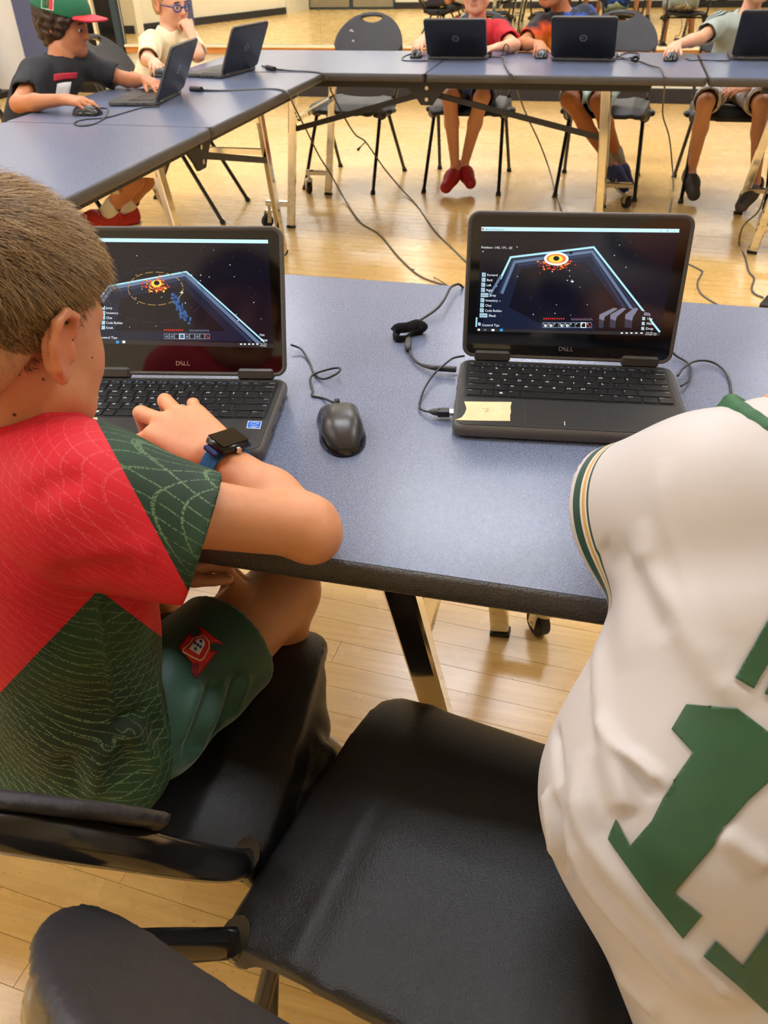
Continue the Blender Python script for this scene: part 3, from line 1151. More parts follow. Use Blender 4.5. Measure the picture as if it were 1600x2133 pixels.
    rings = [(rrect(lw - 0.01, lh - 0.01, 0.012, 5, 0, lh / 2), -th), (rrect(lw - 0.002, lh - 0.002, 0.015, 5, 0, lh / 2), -th + 0.003), (rr, -0.004),
             (rrect(lw - 0.002, lh - 0.002, 0.015, 5, 0, lh / 2), -0.0006), (rrect(lw - 0.006, lh - 0.006, 0.013, 5, 0, lh / 2), 0.0), (rrect(lw - 0.012, lh - 0.012, 0.010, 5, 0, lh / 2), -0.0012)]
    vs, fs = [], []
    n = len(rr)
    for rg, z in rings:
        vs += [(p[0], p[1], z) for p in rg]
    for k in range(len(rings) - 1):
        for a_ in range(n):
            fs.append((k * n + a_, k * n + (a_ + 1) % n, (k + 1) * n + (a_ + 1) % n, (k + 1) * n + a_))
    fs.append(tuple(range(n))[::-1]); fs.append(tuple(range((len(rings) - 1) * n, len(rings) * n)))
    lido = lid.add(vs, fs).build('lid', 'laptop_bumper', t, smooth=True, autos=35)
    lido.data.materials.append(MATS['laptop_lid'])
    for p in lido.data.polygons:
        if all(lido.data.vertices[v].co.z < -th + 0.0035 for v in p.vertices):
            p.material_index = 1
    lido.location = (LW / 2, LD - 0.004, BH + 0.004)
    # lid local y -> direction (0, cos, sin) of the opening angle, z -> towards the user
    lido.rotation_euler = (A, 0, 0)
    MB().prism(rrect(lw - 0.0125, lh - 0.0125, 0.0098, 5, 0, lh / 2), -0.0016, -0.0008).build('screen_glass', 'screen_glass', lido)
    for x in (-0.105, 0.105):
        MB().box((x, 0.003, -0.004), (0.052, 0.016, 0.013), bev=0.003).build('hinge', 'laptop_body', lido)
        MB().box((x, -0.0045, -th - 0.0003), (0.03, 0.004, 0.001)).build('hinge_mark', 'logo_grey', lido)
    # maker's emblem on the back: ring with the word
    em = MB()
    cy = lh * 0.5
    ringv, ringf = [], []
    for k in range(28):
        a_ = 2 * PI * k / 28
        for r_ in (0.0135, 0.0162):
            ringv.append((r_ * math.cos(a_), cy + r_ * math.sin(a_), -th - 0.0004))
    for k in range(28):
        j = (k + 1) % 28
        ringf.append((2 * k, 2 * k + 1, 2 * j + 1, 2 * j))
    em.add(ringv, ringf)
    tv, tf = text_mesh('DELL', 0.0085, 'CENTER')
    em.add([(-p[0], p[1] + cy - 0.003, -th - 0.0004) for p in tv], tf)
    em.build('emblem', 'logo_grey', lido)
    # word under the screen, with the tilted E
    wd = MB()
    xs = -0.011
    for ch in 'DELL':
        tv, tf = text_mesh(ch, 0.0088)
        wmax = max(p[0] for p in tv)
        if ch == 'E':
            cxx, cyy = wmax / 2, 0.0032
            ca, sa = math.cos(0.55), math.sin(0.55)
            tv = [((p[0] - cxx) * ca - (p[1] - cyy) * sa + cxx, (p[0] - cxx) * sa + (p[1] - cyy) * ca + cyy, 0) for p in tv]
        wd.add([(p[0] + xs, p[1] + 0.0145, -0.0006) for p in tv], tf)
        xs += wmax + 0.0006
    wd.build('lettering', 'logo_grey', lido)
    # ports
    for k, (yy, ll) in enumerate(((0.15, 0.012), (0.125, 0.01), (0.075, 0.014))):
        MB().box((LW + 0.0002, yy, 0.0095), (0.0008, ll, 0.004)).build('port', 'key_well', base)
        MB().box((-0.0002, yy, 0.0095), (0.0008, ll, 0.004)).build('port', 'key_well', base)
    t['lid'] = lid_deg
    return t, base, lido


def lid_local(t, lid_deg):
    """function: photo pixel -> point on the lid's screen plane in lid coordinates"""
    A = math.radians(180 - lid_deg)
    rz = Matrix.Rotation(t.rotation_euler[2], 4, 'Z')
    M = Matrix.Translation(t.location) @ rz @ Matrix.Translation((LW / 2, LD - 0.004, BH + 0.004)) @ Matrix.Rotation(A, 4, 'X')
    Mi = M.inverted()
    def f(px, py):
        o = Mi @ Vector(EYE); d = Mi.to_3x3() @ Vector(ray(px, py))
        tt = (-0.0004 - o.z) / d.z
        p = o + d * tt
        return (p.x, p.y)
    return f


def screen_art(lido, f, elems):
    """flat lit shapes on the display, one mesh with several materials"""
    mb = MB()
    names = []
    z = -0.00078
    for e in elems:
        kind, m_ = e[0], e[1]
        if m_ not in names:
            names.append(m_)
        mb.cur = names.index(m_)
        z += 0.0000022
        if kind == 'poly':
            p = [f(*q_) for q_ in e[2]]
            mb.add([(a_[0], a_[1], z) for a_ in p], [tuple(range(len(p)))])
        elif kind == 'line':
            pts, w_ = e[2], e[3]
            for (x0, y0), (x1, y1) in zip(pts[:-1], pts[1:]):
                d = unit(V(x1 - x0, y1 - y0)); nn = V(-d[1], d[0]) * w_ / 2; d = d * w_ * 0.3
                p = [f(x0 + nn[0] - d[0], y0 + nn[1] - d[1]), f(x1 + nn[0] + d[0], y1 + nn[1] + d[1]), f(x1 - nn[0] + d[0], y1 - nn[1] + d[1]), f(x0 - nn[0] - d[0], y0 - nn[1] - d[1])]
                mb.add([(a_[0], a_[1], z) for a_ in p], [(0, 1, 2, 3)])
        elif kind == 'ell':
            cx, cy, rx, ry = e[2]
            p = [f(cx + rx * math.cos(2 * PI * k / 28), cy + ry * math.sin(2 * PI * k / 28)) for k in range(28)]
            mb.add([(a_[0], a_[1], z) for a_ in p], [tuple(range(28))])
        elif kind == 'ring':
            cx, cy, rx, ry, w_, dash = e[2]
            n = 64
            p = []
            for k in range(n):
                a_ = 2 * PI * k / n
                p.append(f(cx + rx * math.cos(a_), cy + ry * math.sin(a_))); p.append(f(cx + (rx - w_) * math.cos(a_), cy + (ry - w_ * .8) * math.sin(a_)))
            fs = [(2 * k, 2 * k + 1, (2 * k + 3) % (2 * n), (2 * k + 2) % (2 * n)) for k in range(n) if not dash or (k % 4) != 3]
            mb.add([(a_[0], a_[1], z) for a_ in p], fs)
        elif kind == 'text':
            txt, x0, y0, hgt = e[2]
            p0 = V(*f(x0, y0)); ex = V(*f(x0 + 40, y0 + 40 * e[3])) - p0
            ex = unit(ex)
            ey = V(-ex[1], ex[0])
            sz = np.linalg.norm(V(*f(x0, y0 - hgt)) - p0) / 0.7
            tv, tf = text_mesh(txt, sz)
            mb.add([tuple(p0 + ex * q_[0] * e[4] + ey * q_[1]) + (z,) for q_ in tv], tf)
    return mb.build('screen_picture', [SCR[n_] for n_ in names], lido)


lapR, baseR, lidR = laptop((-0.1458, 0.8748), 0.1134, 98.5, 'open black laptop on the right with masking tape marked 7 by its keyboard', True)
lapL, baseL, lidL = laptop((-0.659, 0.7084), 0.1802, 112.0, 'open black laptop on the left with masking tape marked 5 and a blue sticker', True)
laptop((-0.622, 4.632), PI + 0.02, 126, 'black laptop seen from behind, in front of the red shirt')
laptop((0.0, 4.605), PI - 0.06, 122, 'black laptop seen from behind, in front of the orange and blue shirt')
laptop((0.812, 4.70), PI - 0.01, 114, 'black laptop cut by the right edge, in front of the grey shirt')
laptop((-1.925, 3.331), math.radians(-83.3), 118, 'black laptop turned sideways before the child with the green cap')
laptop((-1.863, 4.063), math.radians(-100), 116, 'black laptop turned sideways before the child with glasses')

srng = random.Random(11)
fR = lid_local(lapR, 98.5)
E_ = [('poly', 'navy', [(1003, 473), (1416, 481), (1374, 699), (993, 689)])]
E_ += [('poly', 'floor', [(1063, 538), (1237, 517), (1360, 690), (1000, 684), (1030, 610)]), ('poly', 'navy', [(1085, 560), (1222, 545), (1290, 640), (1300, 676), (1120, 672), (1060, 640)])]
for _ in range(46):
    x, y = srng.uniform(1006, 1395), srng.uniform(488, 660)
    if x > 1405 - (y - 480) * 0.19:
        continue
    s_ = srng.uniform(0.5, 1.3)
    E_.append(('ell', 'white' if s_ > 0.8 else 'slot', (x, y, s_, s_ * .8)))
E_ += [('line', 'beam3', [(1080, 552), (1232, 531), (1318, 668)], 5), ('line', 'beam2', [(1046, 610), (1072, 546), (1234, 524), (1338, 675)], 6),
       ('line', 'beam3', [(1040, 610), (1068, 541), (1235, 519), (1346, 668)], 3), ('line', 'beam', [(1043, 580), (1064, 536), (1237, 515), (1374, 691)], 4.2),
       ('line', 'beam2', [(1021, 614), (1043, 576)], 5), ('line', 'beam', [(993, 662), (992, 680)], 3)]
for _ in range(60):
    a_ = srng.uniform(0.1, 3.0); r_ = abs(srng.gauss(1.05, .28))
    E_.append(('ell', srng.choice(['orange', 'red', 'deepred', 'orange']), (1159 + 28 * r_ * math.cos(a_), 541 + 17 * r_ * math.sin(a_), srng.uniform(1, 3), srng.uniform(.8, 2))))
E_ += [('ell', 'white', (1159, 539, 25.5, 14)), ('ell', 'orange', (1159, 539, 20.5, 10)), ('ell', 'yellow', (1158, 539.5, 15, 8)), ('ell', 'black', (1159, 538.3, 6.4, 5)),
       ('poly', 'black', [(1186, 524), (1193, 523), (1193, 529), (1186, 530)]),
       ('line', 'white', [(1189, 586), (1195, 586)], 1.2), ('line', 'white', [(1192, 583), (1192, 589)], 1.2)]
E_ += [('poly', 'bar', [(1003, 472.5), (1415.5, 477), (1415, 484.5), (1003, 481)]), ('text', 'task', ('Minecraft Education', 1010.5, 479.3, 3.6), 0.012, 1.0), ('poly', 'red', [(1004.5, 475), (1008, 475), (1008, 479), (1004.5, 479)]),
       ('line', 'task', [(1375, 480.3), (1379, 480.4)], .7), ('ring', 'task', (1391, 480.4, 2, 1.8, .7, False)), ('text', 'task', ('x', 1403.5, 482.2, 3), 0.02, 1)]
E_.append(('text', 'white', ('Position: -143, 171, -23', 1002.5, 517.3, 4.6), 0.02, 1.08))
for k, (kk, lab, wide) in enumerate((('W', 'Forward', 0), ('S', 'Back', 0), ('A', 'Left', 0), ('D', 'Right', 0), ('SPACE', 'Jump', 1), ('E', 'Inventory', 0), ('T', 'Chat', 0), ('C', 'Code Builder', 0), ('SHIFT', 'Sneak', 1))):
    y = 572.3 + k * 10.6; x = 1004 - k * 0.6
    w_ = 16 if wide else 8
    E_ += [('poly', 'key', [(x, y - 4.5), (x + w_, y - 4.2), (x + w_, y + 4.3), (x, y + 4.1)]), ('text', 'task', (kk, x + 1.2, y + 2, 3.6), 0.02, 1.0),
           ('text', 'white', (lab, x + w_ + 2.5, y + 2.6, 4.8), 0.025, 0.95)]
E_ += [('poly', 'key', [(996, 671.5), (1001.5, 672), (1001.5, 678.5), (996, 678)]), ('text', 'white', ('Control Tips', 1004, 679.3, 4.8), 0.02, 1.0)]
for k in range(10):
    E_.append(('poly', 'red', [(1131.5 + k * 4.55, 662.6), (1135.2 + k * 4.55, 662.7), (1133.4 + k * 4.55, 666.5)]))
    E_.append(('line', 'slot', [(1190 + k * 4.55, 663.5), (1193 + k * 4.55, 667)], 1.5)); E_.append(('line', 'deepred', [(1190.5 + k * 4.55, 663), (1191.8 + k * 4.55, 664.6)], 1.2))
for k in range(9):
    x = 1130 + k * 11.4
    sel = k == 7
    E_ += [('poly', 'white' if sel else 'slot', [(x, 671.3), (x + 11.2, 671.5), (x + 11.2, 683), (x, 682.8)]), ('poly', 'stripe0', [(x + (1.6 if sel else .9), 672.8), (x + (9.6 if sel else 10.4), 673), (x + (9.6 if sel else 10.4), 681.6), (x + (1.6 if sel else .9), 681.4)]),
           ('text', 'white', (str(k + 1), x + 1.2, 676.3, 3.4), 0.02, 1)]
    if k in (0, 1, 3, 4):
        E_.append(('ell', 'white', (x + 6.4, 678.3, 3, 2.8)))
        E_.append(('ell', 'stripe0', (x + 6.8, 678.6, 1.2, 1)))
    if k == 8:
        E_.append(('line', 'red', [(x + 3, 675), (x + 8.5, 681)], 1.4))
# striped arm block in the corner of the picture
E_ += [('poly', 'stripe0', [(1238, 690), (1240, 658), (1274, 636), (1352, 650), (1356, 692)])]
for x0, x1, xt in ((1249, 1259, 1275), (1272, 1284, 1293), (1303, 1318, 1318)):
    E_ += [('poly', 'stripe', [(x0, 655), (xt + 4, 641), (xt + 12, 643), (x1 + 1, 660), (x1 - 1, 668), (x0 - 1, 664)]), ('poly', 'stripe2', [(x0 - 1, 664), (x1 - 1, 668), (x1 - 2, 684), (x0 - 2, 682)])]
E_ += [('poly', 'stripe', [(1342, 650), (1354, 652), (1356, 658), (1341, 657)])]
for k, lab in enumerate(('Use', 'Mine', 'Drop')):
    E_ += [('poly', 'key', [(1338 - k, 660 + k * 10.4), (1344 - k, 660.3 + k * 10.4), (1344 - k, 667 + k * 10.4), (1338 - k, 666.7 + k * 10.4)]), ('text', 'white', (lab, 1348 - k * 1.5, 665.8 + k * 10.4, 4.8), 0.03, 1.0)]
E_ += [('poly', 'task', [(993.5, 683.5), (1376, 692.5), (1374, 699.5), (992.5, 690)]),
       ('poly', 'white', [(995.5, 684.8), (999.8, 684.9), (999.8, 688.6), (995.3, 688.5)]), ('poly', 'slot', [(1008, 685.4), (1013, 685.5), (1013, 688.6), (1008, 688.5)]),
       ('poly', 'white', [(1024, 685.4), (1030, 685.6), (1030, 689.6), (1024, 689.4)]), ('ell', 'edge', (1044.5, 687.4, 3.6, 3.1)),
       ('text', 'white', ('9:21 AM', 1346, 694.2, 2.6), 0.03, 1), ('text', 'white', ('8/19/2025', 1344.5, 697.8, 2.4), 0.03, 1)]
for k, x in enumerate((1293, 1303, 1313, 1323, 1334)):
    E_.append(('poly', 'white', [(x, 692.3), (x + 5, 692.5), (x + 4.6, 695), (x + .4, 694.8)]))
E_.append(('ring', 'white', (1364.5, 696, 3, 2.4, .8, False)))
screen_art(lidR, fR, E_)

fL = lid_local(lapL, 112.0)
E_ = [('poly', 'navy', [(120, 497), (558, 505), (570, 725), (112, 712)]), ('poly', 'bar', [(120, 495), (558, 499.5), (558.5, 507), (120, 503)]),
      ('poly', 'floor', [(222, 600), (388, 569), (545, 712), (150, 706)]), ('poly', 'navy', [(250, 622), (378, 596), (470, 690), (240, 690)])]
for _ in range(60):
    x, y = srng.uniform(180, 555), srng.uniform(512, 690)
    s_ = srng.uniform(0.5, 1.3)
    E_.append(('ell', 'white' if s_ > 0.8 else 'slot', (x, y, s_, s_ * .8)))
E_ += [('line', 'beam3', [(246, 605), (386, 580), (522, 712)], 6), ('line', 'beam2', [(160, 706), (232, 600), (387, 572), (540, 716)], 7), ('line', 'beam', [(150, 706), (226, 596), (388, 566), (550, 712)], 3.2),
       ('ring', 'gold', (324, 601, 58, 35, 1.6, True)), ('ring', 'beam3', (324, 615, 100, 58, 1.2, True))]
for _ in range(120):
    a_ = srng.uniform(0, 6.28); r_ = abs(srng.gauss(.55, .28))
    E_.append(('ell', srng.choice(['orange', 'red', 'orange', 'yellow', 'deepred']), (325 + 27 * r_ * math.cos(a_), 595 + 15 * r_ * math.sin(a_), srng.uniform(1, 3.2), srng.uniform(.8, 2.2))))
E_ += [('ell', 'yellow', (326, 591, 11, 7)), ('ell', 'black', (326.5, 589.5, 6, 4.8)),
       ('line', 'white', [(375, 609.5), (382, 610)], 1.2), ('line', 'white', [(378.5, 606), (378.5, 613)], 1.2)]
for _ in range(60):
    t_ = srng.random()
    E_.append(('ell', srng.choice(['blue', 'blue2', 'blue']), (360 + 32 * t_ + srng.gauss(0, 4), 615 + 54 * t_ + srng.gauss(0, 4), srng.uniform(1.5, 4), srng.uniform(1.5, 4.5))))
for k, lab in enumerate(('Jump', 'Inventory', 'Chat', 'Code Builder', 'Sneak')):
    y = 641 + k * 10.3
    E_ += [('poly', 'key', [(212 - (k in (0, 4)) * 6, y - 4), (219, y - 4), (219, y + 4), (212 - (k in (0, 4)) * 6, y + 4)]), ('text', 'white', (lab, 221, y + 2.5, 4.8), 0.02, 1.0)]
E_ += [('text', 'white', ('Control Tips', 205, 705, 4.8), 0.02, 1.15)]
for k in range(10):
    E_.append(('poly', 'red', [(341 + k * 4.2, 686.2), (344.6 + k * 4.2, 686.3), (342.8 + k * 4.2, 690)]))
    E_.append(('line', 'slot', [(395 + k * 4.2, 687), (397.6 + k * 4.2, 690)], 1.4))
for k in range(9):
    x = 342 + k * 10.6
    sel = k == 3
    E_ += [('poly', 'white' if sel else 'slot', [(x, 694.8), (x + 10.4, 695), (x + 10.6, 706.4), (x, 706.2)]), ('poly', 'blue' if sel else 'stripe0', [(x + 1.2, 696.2), (x + 9.3, 696.4), (x + 9.4, 705.1), (x + 1.2, 704.9)])]
    if k in (0, 1, 4, 6):
        E_.append(('ell', 'slot', (x + 5.6, 701, 2.6, 2.6)))
    if k == 8:
        E_.append(('line', 'red', [(x + 3, 698), (x + 8, 704)], 1.3))
for k, lab in enumerate(('Use', 'Drop')):
    E_ += [('text', 'white', (lab, 541 + k * 2, 699.5 + k * 10.5, 4.8), 0.03, 1.0)]
E_ += [('poly', 'task', [(112, 704), (571, 716), (572, 725), (112, 713)]), ('ell', 'edge', (245, 712.5, 3.6, 3.2)), ('poly', 'white', [(255, 709.5), (261, 709.7), (261, 714.8), (255, 714.6)]),
       ('text', 'white', ('9:21 AM', 543, 717.6, 2.6), 0.03, 1), ('text', 'white', ('8/19/2025', 542, 721.4, 2.4), 0.03, 1)]
for x in (500, 508, 517, 525, 534):
    E_.append(('poly', 'white', [(x, 715.4), (x + 4.6, 715.6), (x + 4.2, 718.4), (x + .4, 718.2)]))
screen_art(lidL, fL, E_)

# --- torn masking tape with a pen mark, and the maker's sticker
def deck_patch(t, base, pts, material, name, z, z0=0.0):
    rz = -t.rotation_euler[2]
    c, s_ = math.cos(rz), math.sin(rz)
    out = []
    for p in pts:
        w_ = atz(p[0], p[1], TT + BH)
        dx, dy = w_[0] - t.location[0], w_[1] - t.location[1]
        out.append((c * dx - s_ * dy, s_ * dx + c * dy))
    return MB().prism(out, BH + z0, BH + z).build(name, material, base), out
def strokes(t, base, lines, w_, material, name, z):
    mb = MB()
    rz = -t.rotation_euler[2]
    c, s_ = math.cos(rz), math.sin(rz)
    for ln in lines:
        pp = []
        for p in ln:
            w0 = atz(p[0], p[1], TT + BH)
            dx, dy = w0[0] - t.location[0], w0[1] - t.location[1]
            pp.append(V(c * dx - s_ * dy, s_ * dx + c * dy, BH + z))
        for a_, b_ in zip(pp[:-1], pp[1:]):
            mb.bar(a_, b_, w_, 0.0001)
    return mb.build(name, material, base, kind='stuff')
deck_patch(lapR, baseR, [(967, 837), (1010, 837.5), (1066, 838), (1063.5, 848), (1064.5, 858), (1062.5, 866), (1063, 877.5), (1010, 877), (968, 876), (948, 875.5), (962, 870), (968, 862), (972, 852), (970, 845)], 'tape', 'masking_tape', 0.0006)
strokes(lapR, baseR, [[(1004, 852.5), (1017.5, 851.5), (1012, 860.5)], [(1008, 857), (1019.5, 857)]], 0.0004, 'ink', 'pen_mark', 0.0008)
deck_patch(lapL, baseL, [(115, 872), (160, 870), (203, 870.5), (204, 878), (180, 893), (182, 902), (180, 913), (150, 913.5), (112, 913)], 'tape', 'masking_tape', 0.0006)
strokes(lapL, baseL, [[(148, 886), (138, 888), (141, 892), (147, 894), (143, 899), (135, 898)]], 0.0005, 'ink', 'pen_mark', 0.0008)
deck_patch(lapL, baseL, [(517, 877), (545.5, 878), (542, 893.5), (513.5, 892)], 'sticker_white', 'sticker_edge', 0.0003)
st, _ = deck_patch(lapL, baseL, [(518.2, 878), (544.2, 879), (541, 892.5), (515, 891)], 'sticker_blue', 'sticker', 0.0004)
strokes(lapL, baseL, [[(522, 882), (530, 880), (539, 882), (531, 885.5), (522, 884)], [(521, 888), (538, 888.6)], [(524, 890.4), (534, 890.8)]], 0.0006, 'sticker_white', 'sticker_print', 0.0005)

# ================================================================== mice
mat('mouse_matte', (52, 50, 49), 0.32, spec=0.5, bump=0.08, bscale=900)
mat('mouse_gloss', (16, 16, 17), 0.12, spec=0.6)
def mouse(x, y, rz, label, full=True):
    t = empty('computer_mouse', (x, y, TT), rz, label, 'mouse', 'black computer mice')
    S_ = Sdf((-0.04, -0.065, -0.004), (0.04, 0.065, 0.045), 0.0025)
    def body(x, y, z):
        w_ = 0.0305 - 0.0045 * np.exp(-((y - 0.012) / 0.022) ** 2) - 0.0065 * np.clip((-y - 0.005) / 0.05, 0, 1) ** 1.5
        hgt = 0.037 - 5.2 * np.clip(y + 0.008, 0, 1) ** 2 - 6.5 * np.clip(-0.015 - y, 0, 1) ** 2
        yy = np.where(y > 0, (y / 0.053) ** 6, (y / 0.058) ** 2.0 * 1.0)
        d = np.sqrt(np.abs(x / w_) ** 3.2 + yy + (np.maximum(z, 0) / np.maximum(hgt, 0.012)) ** 3) - 1
        return np.maximum(d * 0.02, -z + 0.006)
    S_.fn(body, (-0.04, -0.065, -0.004), (0.04, 0.065, 0.045))
    sdf_obj(S_, 'shell', 'mouse_matte', t, smooth=1, origin=(0, 0, 0))
    S_ = Sdf((-0.04, -0.065, -0.004), (0.04, 0.065, 0.045), 0.0025)
    def skirt(x, y, z):
        w_ = 0.0325 - 0.003 * np.exp(-((y - 0.012) / 0.025) ** 2) - 0.003 * np.clip((-y - 0.01) / 0.05, 0, 1) ** 2
        yy = np.where(y > 0, (y / 0.054) ** 6, (y / 0.0605) ** 2)
        d = np.sqrt(np.abs(x / w_) ** 2.6 + yy + (np.maximum(z, 0) / 0.026) ** 2) - 1
        return np.maximum(d * 0.02, -z + 0.0005)
    S_.fn(skirt, (-0.04, -0.065, -0.004), (0.04, 0.065, 0.045))
    sdf_obj(S_, 'skirt', 'mouse_gloss', t, smooth=1, origin=(0, 0, 0))
    MB().tube([(-0.0035, 0.045, 0.0205), (0.0035, 0.045, 0.0205)], 0.0065, 14).build('scroll_wheel', 'rubber', t, smooth=True, autos=40)
    MB().box((0, 0.034, 0.0295), (0.0009, 0.012, 0.003), rot=[[1, 0, 0], [0, .9, .43], [0, -.43, .9]]).build('button_gap', 'mouse_gloss', t)
    return t
m0 = mouse(-0.288, 0.857, 0.40, 'black corded mouse lying on the near table between the two laptops')
for x, y, rz, lb in ((-1.875, 2.865, -PI / 2, 'black mouse under the hand of the child with the green cap'), (-2.03, 3.775, -PI / 2 - .1, 'black mouse under the hand of the child with glasses'),
                     (-0.992, 4.515, PI + .1, 'black mouse under the hand of the child in red'), (-0.365, 4.53, PI, 'black mouse beside the middle far laptop'), (0.245, 4.475, PI - .2, 'black mouse under the hand of the child in the grey shirt')):
    c = copy_tree(m0)
    c.location = (x, y, TT); c.rotation_euler = (0, 0, rz); c['label'] = lb
# ================================================================== people
def skin_mat(name, col, deep=(176, 84, 56)):
    n = NT(name, rough=0.46, spec=0.4)
    c = n.mix(n.math('MULTIPLY', n.ramp(n.noise(9.0, detail=4), 0.35, 0.7), 0.35), lin(col), lin(tuple(int(x * .9) for x in col)))
    c = n.mix(n.math('MULTIPLY', n.ramp(n.noise(120.0, detail=2), 0.45, 0.8), 0.12), c, lin(deep))
    c = n.mix(n.math('MULTIPLY', n.attr('lip'), 0.55), c, lin((178, 84, 76)))
    c = n.mix(n.math('MULTIPLY', n.attr('flush'), 0.4), c, lin((214, 108, 80)))
    n.color(c)
    n.b.inputs['Subsurface Weight'].default_value = 0.22
    n.b.inputs['Subsurface Radius'].default_value = (1.0, 0.35, 0.2)
    n.b.inputs['Subsurface Scale'].default_value = 0.008
    n.bump(n.noise(500.0, detail=2), 0.12, 0.0006)
    return n.ma
skin_mat('skin_fair', (222, 154, 108)); skin_mat('skin_tan', (196, 128, 86)); skin_mat('skin_pale', (232, 172, 136)); skin_mat('skin_brown', (176, 108, 74))
mat('eye_white', (238, 232, 226), 0.2); mat('iris', (60, 40, 28), 0.15); mat('brow', (74, 52, 36), 0.7); mat('sole_white', (232, 228, 222), 0.6)


def frame_from(fwd, up=(0, 0, 1)):
    f_ = unit(fwd); r_ = unit(np.cross(f_, up)); u_ = np.cross(r_, f_)
    return np.stack([r_, f_, u_], 1)          # columns right, forward, up


def head_sdf(S_, c, M, s=1.0, ears=True):
    P = lambda x, y, z: c + M @ (V(x, y, z) * s)
    S_.ell(P(0, -.012, .03), V(.074, .092, .078) * s, M, .02)
    S_.ell(P(0, .022, -.01), V(.062, .066, .086) * s, M, .025)
    S_.ell(P(0, .034, -.064), V(.047, .046, .04) * s, M, .02)
    S_.cap(P(-.008, .07, -.088), P(.008, .07, -.088), .015 * s, k=.02)
    for e in (-1, 1):
        S_.cap(P(e * .036, .05, -.036), P(e * .034, .052, -.03), .024 * s, k=.02)
        S_.cap(P(e * .044, .066, .012), P(e * .012, .078, .014), .008 * s, k=.012)
        S_.ell(P(e * .030, .090, -.004), V(.014, .012, .009) * s, M, .008, True)
        S_.cap(P(e * .011, .087, -.031), P(e * .008, .09, -.033), .0068 * s, k=.006)
        S_.cap(P(e * .05, .015, -.055), P(e * .03, .05, -.078), .02 * s, k=.02)
    S_.cap(P(0, .082, .006), P(0, .1, -.027), .0065 * s, .0095 * s, .01)
    S_.cap(P(-.017, .081, -.053), P(.017, .081, -.053), .0055 * s, k=.005)
    S_.cap(P(-.013, .081, -.063), P(.013, .081, -.063), .006 * s, k=.005)
    S_.cap(P(-.02, .092, -.0578), P(.02, .092, -.0578), .0022 * s, k=.003, cut=True)
    if ears:
        for e in (-1, 1):
            Q = lambda x, y, z: P(e * (.072 + x), y, z)
            # back plate, rim, lobe, inner fold
            S_.ell(Q(.006, -.012, -.004), V(.006, .016, .028) * s, M, .006)
            rim = [(.008, .006, .006), (.013, .003, .022), (.017, -.010, .028), (.019, -.022, .02), (.018, -.026, .002), (.014, -.02, -.018), (.008, -.009, -.030), (.005, -.001, -.026)]
            S_.chain([(Q(*p), (.0044 if i < 5 else .0055) * s) for i, p in enumerate(rim)], k=.004)
            S_.ell(Q(.02, -.008, .004), V(.010, .0095, .015) * s, M, .004, True)
            S_.cap(Q(.008, .004, -.006), Q(.009, .003, -.014), .004 * s, k=.004)
    return P


def hand(S_, wr, f_, up, side, curl, s=1.0, spread=0.12, thumb=(0.7, 0.5, 0.2), palm=1.0):
    """f_: wrist->knuckles, up: back of the hand, side: towards the thumb; curl: three bends in radians per finger (index..little)"""
    wr = np.asarray(wr, float)
    f_ = unit(f_); U = unit(np.asarray(up, float) - f_ * np.dot(up, f_)); sd = np.cross(f_, U)
    if np.dot(sd, side) < 0:
        sd = -sd
    offs = (.025, .0085, -.0085, -.024)
    lens = ((.034, .021, .017), (.038, .024, .018), (.035, .022, .017), (.027, .017, .015))
    tips = []
    for i in range(4):
        kn = wr + (f_ * (.068, .072, .068, .06)[i] * palm + sd * offs[i] + U * (.004 if i in (1, 2) else 0)) * s
        S_.cap(wr + sd * offs[i] * .55 * s, kn, .0155 * s, .0105 * s, .009)
    for i in range(4):
        p = wr + (f_ * (.068, .072, .068, .06)[i] * palm + sd * offs[i] + U * (.004 if i in (1, 2) else 0)) * s
        d = unit(f_ + sd * spread * (1.5 - i) * .7); u_ = unit(U - d * np.dot(U, d))
        r0 = (.0088, .009, .0086, .0074)[i]
        for j in range(3):
            a_ = curl[i][j] if isinstance(curl[i], (tuple, list)) else curl[i] * (.8, 1.0, .6)[j]
            d, u_ = d * math.cos(a_) - u_ * math.sin(a_), u_ * math.cos(a_) + d * math.sin(a_)
            q_ = p + d * lens[i][j] * s
            S_.cap(p, q_, (r0 - .0005 * j) * s, (r0 - .0005 * (j + 1)) * s, .0025)
            p = q_
        tips.append(p)
    p = wr + (f_ * .02 + sd * .019 - U * .004) * s
    d = unit(f_ * thumb[0] + sd * thumb[1] - U * thumb[2])
    q_ = p + d * .032 * s
    S_.cap(wr + sd * .008 * s, p, .015 * s, .0125 * s, .008); S_.cap(p, q_, .0125 * s, .0098 * s, .006)
    d = unit(d + f_ * .45); p2 = q_ + d * .026 * s
    S_.cap(q_, p2, .0098 * s, .0088 * s, .003)
    d = unit(d + f_ * .3 - U * .1); S_.cap(p2, p2 + d * .02 * s, .0088 * s, .0075 * s, .003)
    return tips


def foot_sdf(S_, an, toe, r=.03, k=.015):
    an, toe = np.asarray(an, float), np.asarray(toe, float)
    heel = an - unit(toe - an) * .035; heel[2] = min(an[2], heel[2]) - .035
    S_.chain([(an, .026), (heel + V(0, 0, .012), .026), (an * .45 + toe * .55 + V(0, 0, .012), .03), (toe, .02)], k)


